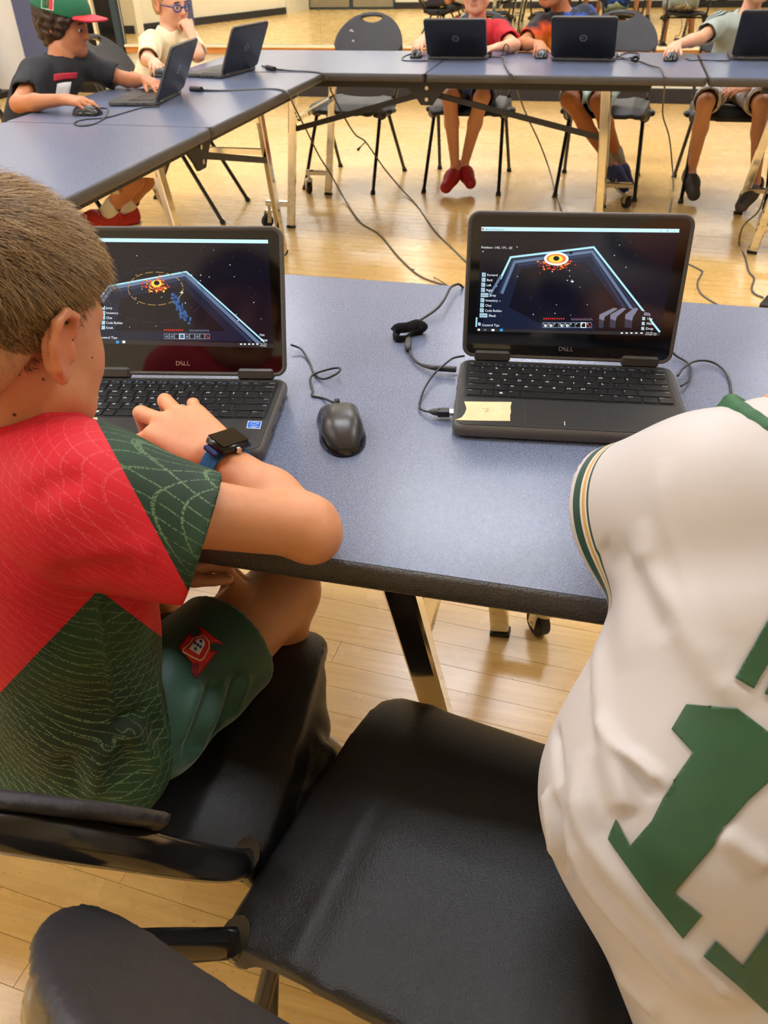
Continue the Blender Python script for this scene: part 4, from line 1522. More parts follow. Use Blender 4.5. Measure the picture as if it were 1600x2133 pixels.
class Person:
    def __init__(s, name, label, base, h, lo, hi, skin, group='children at the tables'):
        s.root = empty(name, base, 0, label, 'person', group)
        s.h, s.lo, s.hi, s.skin = h, lo, hi, skin
        s.S = Sdf(lo, hi, h)
        s.mouth = s.head = None

    def new(s, h=None):
        return Sdf(s.lo, s.hi, h or s.h)

    def torso(s, S_, pel, chest, shL, shR, extra=0.0, wid=(.055, .06), r=(.082, .078), k=.05):
        rt = unit(np.asarray(shR) - np.asarray(shL))
        for e in (-1, 1):
            S_.cap(pel + rt * e * wid[0], chest + rt * e * wid[1], r[0] + extra, r[1] + extra, k)
        S_.cap(shL, shR, .045 + extra, .045 + extra, k)
        S_.cap(chest, (np.asarray(shL) + shR) / 2, .07 + extra, .045 + extra, k)

    def arm(s, S_, sh, el, wr, sc=1.0):
        S_.cap(sh, el, .037 * sc, .03 * sc, .02)
        mid = np.asarray(el) * .62 + np.asarray(wr) * .38
        S_.cap(el, mid, .03 * sc, .0305 * sc, .015); S_.cap(mid, wr, .0305 * sc, .0205 * sc, .015)

    def leg(s, S_, hip, kn, an, sc=1.0):
        S_.cap(hip, kn, .07 * sc, .046 * sc, .03)
        mid = np.asarray(kn) * .65 + np.asarray(an) * .35
        S_.cap(kn, mid, .044 * sc, .042 * sc, .02); S_.cap(mid, an, .042 * sc, .026 * sc, .02)

    def finish_body(s, smooth=2):
        c, M, sc = s.head
        def lip(P):
            q_ = (P - c) @ M / sc
            d = np.sqrt((q_[:, 0] / .022) ** 2 + ((q_[:, 2] + .058) / .0105) ** 2 + ((q_[:, 1] - .088) / .016) ** 2)
            return np.clip((1.15 - d) / .3, 0, 1)
        def flush(P):
            q_ = (P - c) @ M / sc
            d = np.sqrt(((np.abs(q_[:, 0]) - .085) / .022) ** 2 + ((q_[:, 1] + .01) / .03) ** 2 + (q_[:, 2] / .036) ** 2)
            d2 = np.sqrt(((np.abs(q_[:, 0]) - .045) / .025) ** 2 + ((q_[:, 1] - .07) / .03) ** 2 + ((q_[:, 2] + .035) / .03) ** 2)
            return np.clip(1.3 - d, 0, 1) + .6 * np.clip(1.0 - d2, 0, 1)
        return sdf_obj(s.S, 'body', s.skin, s.root, {'lip': lip, 'flush': flush}, smooth=smooth)

    def eyes(s):
        c, M, sc = s.head
        for e in (-1, 1):
            pc = c + M @ (V(e * .030, .0715, -.003) * sc)
            S_ = Sdf(pc - .02, pc + .02, .0025)
            S_.ell(pc, V(.0125, .0115, .0088) * sc, M, 0)
            eo = sdf_obj(S_, 'eye', 'eye_white', s.root, smooth=1)
            pi = c + M @ (V(e * .030, .0815, -.004) * sc)
            fw = M @ V(0, 1, 0)
            MB().tube([pi, pi + fw * .0022 * sc], .0066 * sc, 12).build('iris', 'iris', eo, world=True)
            b0 = c + M @ (V(e * .044, .077, .018) * sc); b1 = c + M @ (V(e * .028, .086, .0225) * sc); b2 = c + M @ (V(e * .014, .087, .019) * sc)
            MB().tube(spline([b0, b1, b2], 4), .0026 * sc, 6).build('eyebrow', 'brow', s.root, smooth=True, world=True)

    def hair(s, material, h=None, thick=.012, front=.055, side=-.03, nape=-.06, wav=.004, freq=90, ear=True, tilt=0.0, fade=False):
        """cap of hair over the skull in head space"""
        c, M, sc = s.head
        S_ = Sdf(c - .16, c + .16, h or s.h)
        P = lambda x, y, z: c + M @ (V(x, y, z) * sc)
        S_.ell(P(0, -.012, .034), V(.074 + thick, .094 + thick, .078 + thick) * sc, M, 0)
        S_.ell(P(0, -.035, -.01), V(.066 + thick * .7, .062 + thick, .07 + thick) * sc, M, .02)
        # trim: keep hair behind a slanted hairline
        def trim(x, y, z):
            q0 = [(x - c[0]) * M[0, i] + (y - c[1]) * M[1, i] + (z - c[2]) * M[2, i] for i in range(3)]
            X, Y, Z = [a_ / sc for a_ in q0]
            face = np.minimum(Y - .004, ((.066 if fade else .047) - (front - Y) * (1.1 + tilt)) - Z + np.abs(X) * .12)
            t_ = np.clip((-.02 - Y) / .05, 0, 1)
            sides = np.where(Y < .004, side + (nape - side) * t_ - Z, -1)
            return np.maximum(face, sides) * sc
        S_.fn(lambda x, y, z: -trim(x, y, z), c - .2, c + .2, 0.008, True)
        S_.warp(lambda x, y, z: wav * (np.sin(x * freq + 2 * np.sin(z * freq * .6)) * np.sin(y * freq * 1.1 + z * 30) + .5 * np.sin(z * freq * 1.7 + x * 40)))
        def fd(P_):
            q_ = (P_ - c) @ M / sc
            return np.clip((.048 - q_[:, 2] + .25 * np.clip(-.03 - q_[:, 1], -.05, 1)) / .085, 0, 1)
        return sdf_obj(S_, 'hair', material, s.root, {'fade': fd} if fade else None, smooth=1)


# ------------------------------------------------------------------ the boy in the red and green jersey
def raise_folds(P, Q, folds, bvh=None):
    """push cloth in or out along pixel-traced crease lines: (points, height, width)"""
    bvh = bvh or bvh_of(P, Q)
    N = vnormals(P, Q)
    for pts, amp, wid in folds:
        hit = []
        for px, py in spline([V(*p) for p in pts], 6):
            h_ = bvh.ray_cast(Vector(EYE), Vector(ray(px, py)))
            if h_[0] is not None:
                hit.append(np.array(h_[0]))
        if len(hit) < 2:
            continue
        hit = np.array(hit)
        lo, hi = hit.min(0) - wid * 3, hit.max(0) + wid * 3
        idx = np.nonzero(((P > lo) & (P < hi)).all(1))[0]
        if not len(idx):
            continue
        best = np.full(len(idx), 9.0)
        tt = np.zeros(len(idx))
        m_ = len(hit)
        for j in range(m_ - 1):
            a_, b_ = hit[j], hit[j + 1]
            ba = b_ - a_
            t_ = np.clip(((P[idx] - a_) @ ba) / (ba @ ba + 1e-12), 0, 1)
            d = np.linalg.norm(P[idx] - a_ - t_[:, None] * ba, axis=1)
            upd = d < best
            best = np.where(upd, d, best); tt = np.where(upd, (j + t_) / (m_ - 1), tt)
        prof = np.exp(-(best / wid) ** 2) * np.clip(np.minimum(tt, 1 - tt) * 6, 0.0, 1)
        P[idx] += N[idx] * (amp * prof)[:, None]
    return P


def cloth_obj(S_, name, material, parent, folds=(), attrs=None, smooth=2):
    P, Q = S_.mesh(smooth)
    if folds:
        P = raise_folds(P, Q, folds)
    me = mesh_np(name, P, Q)
    for k, v in (attrs or {}).items():
        me.attributes.new(k, 'FLOAT', 'POINT').data.foreach_set('value', np.asarray(v(P), np.float32))
    o = obj(name, me, material, parent, world=True)
    return o, P, Q


def patch(bvh, poly, name, material, parent, step=5.0, off=.0012):
    """flat appliqué cut to a pixel outline, lying on the cloth it is sewn to"""
    pts = []
    n = len(poly)
    edges = []
    for i in range(n):
        a_, b_ = V(*poly[i]), V(*poly[(i + 1) % n])
        k = max(1, int(np.linalg.norm(b_ - a_) / step))
        for j in range(k):
            pts.append(a_ + (b_ - a_) * j / k)
    nb = len(pts)
    edges = [(i, (i + 1) % nb) for i in range(nb)]
    lo = np.min(pts, 0); hi = np.max(pts, 0)
    y = lo[1] + step * .5
    while y < hi[1]:
        x = lo[0] + step * .5
        while x < hi[0]:
            pts.append(V(x, y)); x += step
        y += step
    vs, _, fs, _, _, _ = delaunay_2d_cdt([Vector((float(p[0]), float(p[1]))) for p in pts], edges, [], 1, 1e-4)
    out, ok = [], []
    for v in vs:
        h_ = bvh.ray_cast(Vector(EYE), Vector(ray(v.x, v.y)))
        if h_[0] is None:
            out.append((0, 0, 0)); ok.append(False)
        else:
            nn = h_[1] if h_[1].dot(Vector(EYE) - h_[0]) > 0 else -h_[1]
            out.append(tuple(h_[0] + nn * off)); ok.append(True)
    F = [f_ for f_ in fs if all(ok[i] for i in f_)]
    mb = MB().add(out, F)
    o = mb.build(name, material, parent, smooth=True, world=True)
    md = o.modifiers.new('thickness', 'SOLIDIFY'); md.thickness = .0012; md.offset = 0
    return o


def jersey_mat(name, base, line, scale, lw, alt=None, dark=None):
    """knit cloth with pale crossing lines; `zone` attribute >0 switches to the second colour"""
    n = NT(name, rough=0.62, spec=0.3)
    def lines(rot, sc, dis):
        w_ = n.node('ShaderNodeTexWave', wave_type='BANDS', bands_direction='X')
        w_.inputs['Scale'].default_value = sc
        w_.inputs['Distortion'].default_value = dis
        w_.inputs['Detail'].default_value = 1.0
        w_.inputs['Detail Scale'].default_value = 0.35
        n.link(n.mapping((1, 1, 1), rot), w_.inputs['Vector'])
        return n.math('GREATER_THAN', w_.outputs['Fac'], lw)
    l = n.math('MAXIMUM', lines((0.3, 0.5, 0.55), scale, .7), lines((-0.2, 0.9, -0.5), scale * .8, 1.2))
    brk = n.math('GREATER_THAN', n.noise(600.0, detail=0), 0.42)
    l = n.math('MULTIPLY', l, brk)
    l = n.math('MULTIPLY', l, n.ramp(n.noise(6.0, detail=2), 0.3, 0.55, .25, 1.0))
    ca = n.mix(n.math('MULTIPLY', l, .75), lin(base), lin(line))
    ca = n.mix(n.math('MULTIPLY', n.ramp(n.noise(1200.0, detail=0), .45, .65), .2), ca, lin(tuple(int(x * .7) for x in base)))
    if alt:
        cb = n.mix(n.math('MULTIPLY', l, .75), n.mix(n.ramp(n.noise(9.0, detail=2), .35, .65), lin(alt[0]), lin(alt[2])), lin(alt[1]))
        ca = n.mix(n.math('GREATER_THAN', n.attr('zone'), 0.0), ca, cb)
    n.color(ca)
    n.bump(n.noise(1500.0, detail=1), 0.25, 0.0006)
    return n.ma


jersey_mat('jersey_red_green', (222, 36, 50), (228, 84, 90), 44, 0.972, ((44, 72, 50), (118, 146, 106), (26, 42, 30)))
mat('shorts_green', (22, 72, 54), 0.55, sheen=0.3, var=0.12, vscale=25, bump=0.15, bscale=900)
mat('stitch_green', (60, 120, 92), 0.6)
mat('crest_red', (206, 40, 44), 0.55); mat('crest_dark', (120, 20, 36), 0.6); mat('crest_cream', (222, 204, 160), 0.6); mat('crest_white', (220, 224, 232), 0.6); mat('crest_blue', (36, 56, 128), 0.6)
def hair_mat(name, c1, c2):
    n = NT(name, rough=0.45, spec=0.4)
    v = n.mapping((1, 1, .25))
    n.color(n.mix(n.ramp(n.noise(160.0, v, detail=3), .35, .65), lin(c1), lin(c2)))
    n.bump(n.noise(300.0, v, detail=2), 0.6, 0.002)
    return n.ma
hair_mat('hair_sandy', (84, 62, 36), (140, 108, 66)); hair_mat('hair_brown', (34, 22, 14), (74, 48, 30)); hair_mat('hair_blond', (166, 132, 84), (206, 172, 118)); hair_mat('hair_dark', (26, 18, 14), (56, 38, 26))
hf = NT('hair_faded', rough=0.5, spec=0.3)
hv = hf.mapping((1, 1, .3))
hcol = hf.mix(hf.ramp(hf.noise(190.0, hv, detail=3), .35, .65), lin((92, 66, 38)), lin((150, 114, 70)))
hf.color(hf.mix(hf.math('MULTIPLY', hf.attr('fade'), hf.ramp(hf.noise(700.0, hv, detail=1), .3, .7, .65, 1.0)), hcol, lin((198, 138, 98))))
hf.bump(hf.noise(420.0, hv, detail=2), 0.4, 0.0012)
hs = NT('hair_strand', rough=0.4, spec=0.45)
hs.color(hs.mix(hs.attr('tone'), lin((86, 62, 36)), lin((196, 160, 106))))
mat('shoe_white', (226, 224, 220), 0.55); mat('sock_white', (228, 224, 216), 0.8, bump=.4, bscale=300)
mat('watch_black', (22, 22, 24), 0.22); mat('watch_glass', (6, 6, 8), 0.05); mat('watch_band', (34, 122, 190), 0.75, var=.25, vscale=500, bump=.6, bscale=700); mat('watch_band_dark', (30, 44, 100), 0.7)

B = Person('person', 'boy in a red and green jersey seen from behind, typing on the left laptop', (-0.50, 0.46, 0.0), .0032, (-.80, .27, -.02), (-.17, 1.02, 1.16), 'skin_fair')
pel, chest = V(-.53, .46, .545), V(-.52, .52, .79)
shR, shL = V(-.405, .49, .872), V(-.615, .555, .872)
elR, wrR = V(-.246, .604, .779), V(-.385, .684, .802)
elL, wrL = V(-.63, .53, .655), V(-.49, .665, .615)
hc = V(-.502, .562, .996)
HM = frame_from(V(.20, .94, -.26), V(.03, .05, 1))
B.head = (hc, HM, 1.0)
S_ = B.S
head_sdf(S_, hc, HM)
neck = V(-.508, .535, .89)
S_.cap(hc + HM @ V(0, -.022, -.04), neck, .05, .052, .025)
B.torso(S_, pel + V(0, .015, .02), chest, shL, shR, extra=-.02)
B.arm(S_, shR, elR, wrR)
S_.cap(elR + V(.010, -.006, -.006), elR, .022, .026, k=.02)
B.arm(S_, shL, elL, wrL)
hand(S_, wrR, V(-.82, .50, .12), V(.15, -.35, 1), V(-.64, -.77, 0), [(.62, 1.15, .6), (.18, 1.25, .8), (.12, 1.2, .8), (.3, 1.1, .7)], s=1.15, spread=.4, thumb=(.55, .75, .35))
hand(S_, wrL, V(.6, .75, -.1), V(-.2, .2, 1), V(.5, -.5, .3), [(.5, .6, .4)] * 4, s=.93)
hipR, knR, anR, toR = V(-.45, .49, .525), V(-.368, .792, .505), V(-.41, .66, .10), V(-.40, .79, .035)
hipL, knL, anL, toL = V(-.575, .50, .525), V(-.60, .80, .505), V(-.60, .78, .09), V(-.61, .91, .03)
for a_ in ((hipR, knR, anR), (hipL, knL, anL)):
    S_.cap(a_[0] + V(0, .02, .01), a_[1], .052, .046, .03)
    S_.cap(a_[0] * .4 + a_[1] * .6, a_[1], .056, .047, .02)
    B.leg(S_, a_[0] * .1 + a_[1] * .9, a_[1], a_[2], 1.0) if False else None
    mid_ = a_[1] * .65 + a_[2] * .35
    S_.cap(a_[1], mid_, .044, .042, .02); S_.cap(mid_, a_[2], .042, .026, .02)
bodyB = B.finish_body()
B.eyes()
# shorts: seat and wide trouser legs, hollow at the hems
S_ = B.new()
S_.cap(pel + V(-.05, .012, -.012), pel + V(.045, .012, -.012), .079, k=.05)
for hp, kn in ((hipR, knR), (hipL, knL)):
    e = hp + (kn - hp) * .56
    S_.cap(hp + V(0, .015, 0), e, .078, .077, .03)
    S_.cap(hp + (kn - hp) * .3, e, .012, .02, .03)
    S_.plane(e + unit(kn - hp) * .012, unit(kn - hp)) if False else None
for hp, kn in ((hipR, knR), (hipL, knL)):
    ax = unit(kn - hp); e = hp + (kn - hp) * .585
    S_.fn(lambda x, y, z: -((x - e[0]) * ax[0] + (y - e[1]) * ax[1] + (z - e[2]) * ax[2]), e - .14, e + .14, 0, True)
    S_.cap(e - ax * .05, e + ax * .1, .064, .072, 0, True)
S_.warp(lambda x, y, z: .0028 * np.sin(x * 70 + y * 55 + 3 * np.sin(z * 24)) * np.clip((.66 - y) / .1, 0, 1))
shortsB, PS, QS = cloth_obj(S_, 'shorts', 'shorts_green', B.root, [
    ([(420, 1420), (395, 1480), (370, 1560)], .006, .008), ([(470, 1400), (440, 1500), (390, 1600)], .007, .009), ([(520, 1400), (480, 1500), (420, 1590)], .006, .008),
    ([(445, 1410), (415, 1490), (380, 1580)], -.006, .006), ([(495, 1400), (462, 1495), (405, 1600)], -.006, .006)])
bv = bvh_of(PS, QS)
# embroidered crest on the shorts (pixel outlines on the cloth)
def crop(pts):
    return [(320 + x * 260 / 1600., 1260 + y * 180 / 1108.) for x, y in pts]
patch(bv, crop([(545, 265), (690, 345), (915, 520), (800, 500), (730, 500), (740, 590), (825, 590), (720, 740), (540, 945), (470, 860), (490, 760), (400, 660), (340, 590), (300, 555), (400, 430), (470, 345), (490, 410), (560, 390), (600, 360)]), 'crest_border', 'crest_dark', shortsB, 4, .0010)
patch(bv, crop([(585, 300), (680, 355), (880, 505), (800, 478), (715, 490), (722, 610), (790, 605), (700, 720), (545, 905), (505, 855), (520, 780), (415, 660), (355, 590), (340, 560), (420, 440), (462, 390), (480, 440), (580, 415), (620, 360)]), 'crest_field', 'crest_red', shortsB, 4, .0016)
patch(bv, crop([(600, 410), (660, 415), (715, 490), (712, 570), (640, 700), (590, 735), (480, 690), (360, 620), (370, 580), (450, 510), (500, 440)]), 'crest_line', 'crest_cream', shortsB, 4, .0022)
patch(bv, crop([(605, 425), (655, 430), (700, 495), (698, 565), (628, 690), (586, 718), (485, 675), (378, 612), (385, 590), (462, 522), (510, 452)]), 'crest_shield', 'crest_red', shortsB, 4, .0028)
patch(bv, crop([(600, 450), (640, 465), (655, 520), (570, 660), (440, 585), (490, 520), (550, 465)]), 'crest_centre', 'crest_white', shortsB, 4, .0034)
for cx, cy in ((600, 487), (520, 515), (555, 537), (590, 560), (522, 587)):
    patch(bv, crop([(cx - 18, cy - 14), (cx + 16, cy - 18), (cx + 18, cy + 14), (cx - 10, cy + 20)]), 'crest_dot', 'crest_blue', shortsB, 3, .0040)
patch(bv, crop([(520, 755), (570, 770), (555, 900), (530, 900), (505, 800)]), 'crest_bar', 'crest_dark', shortsB, 3, .0024)
# jersey
def zone_body(P):
    v1 = ray(100, 1380); a1, b1 = atd(0, 1440, .7), atd(205, 1228, .7)
    n1 = unit(np.cross(b1 - a1, v1)); n1 = n1 if n1[2] < 0 else -n1
    a2, b2 = atd(205, 1228, .7), atd(290, 1292, .7)
    n2 = unit(np.cross(b2 - a2, ray(250, 1260))); n2 = n2 if n2[2] < 0 else -n2
    return np.minimum((P - a1) @ n1, (P - a2) @ n2)
S_ = B.new()
B.torso(S_, pel + V(0, .012, 0), chest, shL, shR, extra=.014, wid=(.05, .058), r=(.074, .076))
S_.cap(pel + V(-.055, .012, -.02), pel + V(.05, .005, -.03), .082, k=.06)
S_.cap(neck + V(0, -.005, -.03), shR, .055, .05, .03); S_.cap(neck + V(0, -.005, -.03), shL, .055, .05, .03)
S_.cap(neck + V(0, -.005, .0), neck + V(0, -.005, -.03), .062, .07, .02)
S_.cap(neck + V(0, .0, -.01), neck + V(-.006, .012, .09), .054, .062, .006, True)
S_.plane(pel + V(0, 0, -.075), V(0, -.15, -1))
S_.warp(lambda x, y, z: .003 * np.sin(z * 46 + x * 30 + 2 * np.sin(y * 19)) * np.sin(x * 23 - z * 11))
shirtB, PJ, QJ = cloth_obj(S_, 'jersey', 'jersey_red_green', B.root, [
    ([(10, 1020), (12, 960), (45, 920)], -.008, .010), ([(30, 1010), (36, 955), (70, 915)], .007, .008),
    ([(150, 930), (180, 925), (215, 940)], .005, .008), ([(205, 1225), (222, 1380), (240, 1520)], .0035, .003),
    ([(240, 1520), (262, 1500), (300, 1490)], -.01, .010), ([(245, 1500), (300, 1560), (330, 1610)], .009, .012), ([(240, 1530), (200, 1600), (190, 1680)], .008, .014),
    ([(320, 1420), (330, 1500), (345, 1560)], .006, .01), ([(130, 1560), (170, 1640), (215, 1700)], -.007, .012), ([(20, 1180), (80, 1140), (160, 1130)], -.004, .014)],
    {'zone': zone_body})
# right sleeve with the green end
cuff = V(-.312, .517, .830)
axs = unit(cuff - shR)
S_ = B.new()
S_.cap(shR + V(-.012, .0, .002), cuff, .064, .056, .02)
S_.cap(shR + V(-.015, -.01, -.03), cuff + V(-.004, -.022, -.016), .052, .042, .03)
S_.cap(shR + V(-.05, 0, 0), shR, .06, .06, .03)
S_.fn(lambda x, y, z: -((x - cuff[0]) * axs[0] + (y - cuff[1]) * axs[1] + (z - cuff[2]) * axs[2]), cuff - .13, cuff + .13, 0, True)
S_.cap(cuff - axs * .03 + V(0, -.006, -.005), cuff + axs * .09 + V(0, -.006, -.005), .047, .054, .004, True)
def zone_sleeve(P):
    a1, b1 = atd(238, 945, .68), atd(384, 1216, .70)
    n1 = unit(np.cross(b1 - a1, ray(310, 1080))); n1 = n1 if n1[0] > 0 else -n1
    return (P - a1) @ n1
slB, PL_, QL_ = cloth_obj(S_, 'sleeve', 'jersey_red_green', B.root, [([(60, 1060), (110, 1010), (190, 1000)], -.004, .012), ([(120, 1210), (200, 1180), (300, 1190)], -.006, .012), ([(150, 1180), (240, 1150), (330, 1160)], .004, .014)], {'zone': zone_sleeve})
S_ = B.new(.005)
S_.cap(shL, shL + (elL - shL) * .55, .062, .058, .02)
cloth_obj(S_, 'sleeve', 'jersey_red_green', B.root, attrs={'zone': lambda P: shL[2] - .06 - P[:, 2]})
# hair: a fitted cap and thousands of combed strands
hcap = B.hair('hair_faded', .0035, thick=.0028, front=.062, side=.0, nape=-.07, wav=.0008, freq=140, tilt=-.3, fade=True)
def strands(root, c, M, count, seed=1):
    rg = np.random.default_rng(seed)
    n = count
    th = rg.uniform(0, 2 * PI, n * 3); zz = rg.uniform(-.75, 1, n * 3)
    d = np.stack([np.sqrt(1 - zz ** 2) * np.cos(th), np.sqrt(1 - zz ** 2) * np.sin(th), zz], 1)
    # point on the skull in head space
    p = d * V(.079, .099, .083) + V(0, -.012, .032)
    X, Y, Z = p.T
    low = np.where(Y > -.02, .0 + np.clip(Y, 0, 1) * .75, -.02 + (-.052 + .02) * np.clip((-.02 - Y) / .05, 0, 1))
    keep = (Z > low) & ~((Y > .045) & (Z < .066)) & (rg.random(len(Z)) < .12 + .88 * np.clip((Z - low) / .05, 0, 1))
    p, d = p[keep][:n], d[keep][:n]
    X, Y, Z = p.T
    n = len(p)
    crown = V(0, -.075, .085)
    flow = p - crown
    nrm = d / V(.079, .099, .083); nrm /= np.linalg.norm(nrm, axis=1)[:, None]
    flow += rg.normal(0, .02, (n, 3))
    flow -= nrm * (flow * nrm).sum(1)[:, None]; flow /= np.linalg.norm(flow, axis=1)[:, None] + 1e-9
    top = np.clip((Z - .025) / .045, 0, 1)
    L = .006 + .040 * top * rg.uniform(.6, 1.15, n) + .004 * rg.random(n)
    lift = .30 - .08 * top
    K = 4
    w0 = .00042 + .00022 * rg.random(n)
    vs = np.zeros((n, K + 1, 3, 3))
    for k in range(K + 1):
        t = k / K
        q_ = p + flow * (L * t)[:, None] + nrm * ((.0025 + L * lift * t * (1 - .55 * t)))[:, None]
        # follow the skull round
        e = (q_ - V(0, -.012, .032)) / V(.082, .102, .086)
        r_ = np.linalg.norm(e, axis=1)
        q_ = np.where((r_ < 1)[:, None], V(0, -.012, .032) + e / r_[:, None] * V(.082, .102, .086), q_)
        sd = np.cross(flow, nrm)
        wk = (w0 * (1 - t * .85))[:, None]
        vs[:, k, 0] = q_ + sd * wk; vs[:, k, 1] = q_ - sd * wk * .5 + nrm * wk; vs[:, k, 2] = q_ - sd * wk * .5 - nrm * wk
    V3 = vs.reshape(-1, 3) @ M.T + c
    base = (np.arange(n) * (K + 1) * 3)[:, None, None, None]
    kk = np.arange(K)[None, :, None, None] * 3
    e = np.arange(3)[None, None, :, None]
    quad = np.concatenate([base + kk + e, base + kk + (e + 1) % 3, base + kk + 3 + (e + 1) % 3, base + kk + 3 + e], 3).reshape(-1, 4)
    me = mesh_np('hair_strands', V3, quad)
    tone = np.repeat(np.clip(rg.normal(.36, .27, n) + .2 * top, 0, 1), (K + 1) * 3)
    me.attributes.new('tone', 'FLOAT', 'POINT').data.foreach_set('value', tone.astype(np.float32))
    o = obj('hair_strands', me, 'hair_strand', root, world=True, kind='stuff')
    return o
strands(B.root, hc, HM, 17000)
mat('mole', (110, 60, 38), 0.6)
bvm = BVHTree.FromPolygons([tuple(v.co) for v in bodyB.data.vertices], [tuple(p.vertices) for p in bodyB.data.polygons])
for px_, py_, r_ in ((30, 864, .0017), (90, 790, .0014), (92, 862, .0009), (192, 745, .0009)):
    h_ = bvm.ray_cast(Vector(EYE), Vector(ray(px_, py_)))
    if h_[0] is not None:
        MB().tube([h_[0] - h_[1] * .001, h_[0] + h_[1] * .0004], r_, 8).build('mole', 'mole', B.root, world=True)
# watch on the right wrist
wd = unit(wrR - elR); wc = wrR - wd * .026
upw = unit(V(.1, .12, 1)); upw = unit(upw - wd * np.dot(upw, wd)); sdw = np.cross(wd, upw)
band = MB()
ring = []
for k in range(25):
    a_ = 2 * PI * k / 24
    ring.append(wc + (upw * math.sin(a_) * .0238 + sdw * math.cos(a_) * .0262))
bs = MB()
vs_, fs_ = [], []
for k in range(24):
    for (o_, r_) in ((-.0105, 0), (.0105, 0), (.0105, .0022), (-.0105, .0022)):
        pc = ring[k]; out = unit(pc - wc)
        vs_.append(pc + wd * o_ + out * r_)
for k in range(24):
    j = (k + 1) % 24
    for a_ in range(4):
        fs_.append((k * 4 + a_, k * 4 + (a_ + 1) % 4, j * 4 + (a_ + 1) % 4, j * 4 + a_))
bandB = bs.add(vs_, fs_).build('watch_band', 'watch_band', B.root, smooth=True, autos=50, world=True)
RW = np.stack([wd, sdw, upw], 1)
MB().box(wc + upw * .0295, (.034, .04, .0115), RW, bev=.0045).build('watch_case', 'watch_black', bandB, smooth=True, autos=60, world=True)
MB().box(wc + upw * .0357, (.028, .034, .001), RW, bev=.0004).build('watch_face', 'watch_glass', bandB, world=True)
for e in (-1, 1):
    MB().box(wc + upw * .0245 + sdw * e * .021, (.022, .008, .006), RW, bev=.0015).build('watch_lug', 'watch_band_dark', bandB, world=True)
MB().tube([wc + upw * .0295 - wd * .017, wc + upw * .0295 - wd * .0195], .0035, 12).build('watch_crown', 'chrome_dull', bandB, world=True)
# shoes
for an, to in ((anR, toR), (anL, toL)):
    S_ = Sdf(np.minimum(an, to) - .07, np.maximum(an, to) + .06, .005)
    foot_sdf(S_, an + V(0, 0, -.02), to, k=.02); S_.warp(lambda x, y, z: -.006 + 0 * x + 0 * y + 0 * z); S_.plane(V(0, 0, .004), V(0, 0, -1))
    sdf_obj(S_, 'shoe', 'shoe_white', B.root, smooth=1)

# ------------------------------------------------------------------ the person in the white jersey
wj = NT('jersey_white', rough=0.5, spec=0.35)
cf = wj.attr('cuff')
wc_ = wj.mix(wj.ramp(wj.noise(5.0, detail=2), .3, .7), lin((204, 196, 190)), lin((196, 187, 181)))
def band_(lo, hi):
    return wj.math('MULTIPLY', wj.math('GREATER_THAN', cf, lo), wj.math('LESS_THAN', cf, hi))
for lo, hi, cc in ((.008, .0165, (24, 66, 52)), (.0165, .019, (214, 206, 196)), (.019, .0225, (206, 160, 84)), (.0225, .0245, (214, 206, 196)), (.0245, .027, (24, 66, 52))):
    wc_ = wj.mix(band_(lo, hi), wc_, lin(cc))
wj.color(wc_)
wj.b.inputs['Sheen Weight'].default_value = 0.2
wj.bump(wj.noise(900.0, detail=1), 0.12, 0.0005)
mat('number_green', (34, 78, 44), 0.5, sheen=.3, var=.08, vscale=30)
mat('number_edge', (40, 96, 58), 0.5)
mat('collar_green', (40, 92, 52), 0.6, bump=.3, bscale=500)
mat('shorts_charcoal', (48, 48, 54), 0.7)
Wp = Person('person', 'person in a white jersey with a large green number, back turned, at the right', (0.20, 0.38, 0.0), .004, (-.08, .2, -.02), (.52, 1.02, 1.16), 'skin_fair')
pel, chest = V(.275, .395, .545), V(.228, .552, .78)
shL2, shR2 = V(.115, .625, .862), V(.345, .61, .862)
neck2 = V(.196, .662, .902)
hc2 = V(.37, .775, .985); HM2 = frame_from(V(.1, .9, -.45), V(.45, 0.2, 1))
Wp.head = (hc2, HM2, 1.0)
S_ = Wp.S
head_sdf(S_, hc2, HM2)
S_.cap(hc2 + HM2 @ V(0, -.02, -.045), neck2, .048, .052, .025)
Wp.torso(S_, pel, chest, shL2, shR2)
elL2, wrL2 = V(.125, .75, .785), V(.235, .83, .787)
elR2, wrR2 = V(.44, .70, .79), V(.40, .86, .787)
Wp.arm(S_, shL2, elL2, wrL2); Wp.arm(S_, shR2, elR2, wrR2)
hand(S_, wrL2, V(.8, .5, -.05), V(0, 0, 1), V(1, -.3, 0), [(.4, .5, .3)] * 4)
hand(S_, wrR2, V(-.4, .9, -.05), V(0, 0, 1), V(-1, -.3, 0), [(.4, .5, .3)] * 4)
hl = [(V(.2, .42, .53), V(.17, .78, .51), V(.17, .80, .09), V(.17, .93, .03)), (V(.345, .42, .53), V(.36, .77, .51), V(.36, .80, .09), V(.37, .93, .03))]
for a_, b_, c_, d_ in hl:
    Wp.leg(S_, a_, b_, c_)
Wp.finish_body(); Wp.eyes(); Wp.hair('hair_brown', .005, thick=.012)
for a_, b_, c_, d_ in hl:
    S_ = Sdf(np.minimum(c_, d_) - .07, np.maximum(c_, d_) + .06, .006)
    foot_sdf(S_, c_ + V(0, 0, -.02), d_, k=.02); S_.warp(lambda x, y, z: -.006 + 0 * x + 0 * y + 0 * z); S_.plane(V(0, 0, .004), V(0, 0, -1))
    sdf_obj(S_, 'shoe', 'rubber', Wp.root, smooth=1)
S_ = Wp.new(.005)
S_.cap(pel + V(-.055, -.01, -.02), pel + V(.055, -.01, -.02), .09, k=.05)
for a_, b_, c_, d_ in hl:
    S_.cap(a_, a_ + (b_ - a_) * .75, .084, .082, .03)
sdf_obj(S_, 'shorts', 'shorts_charcoal', Wp.root)
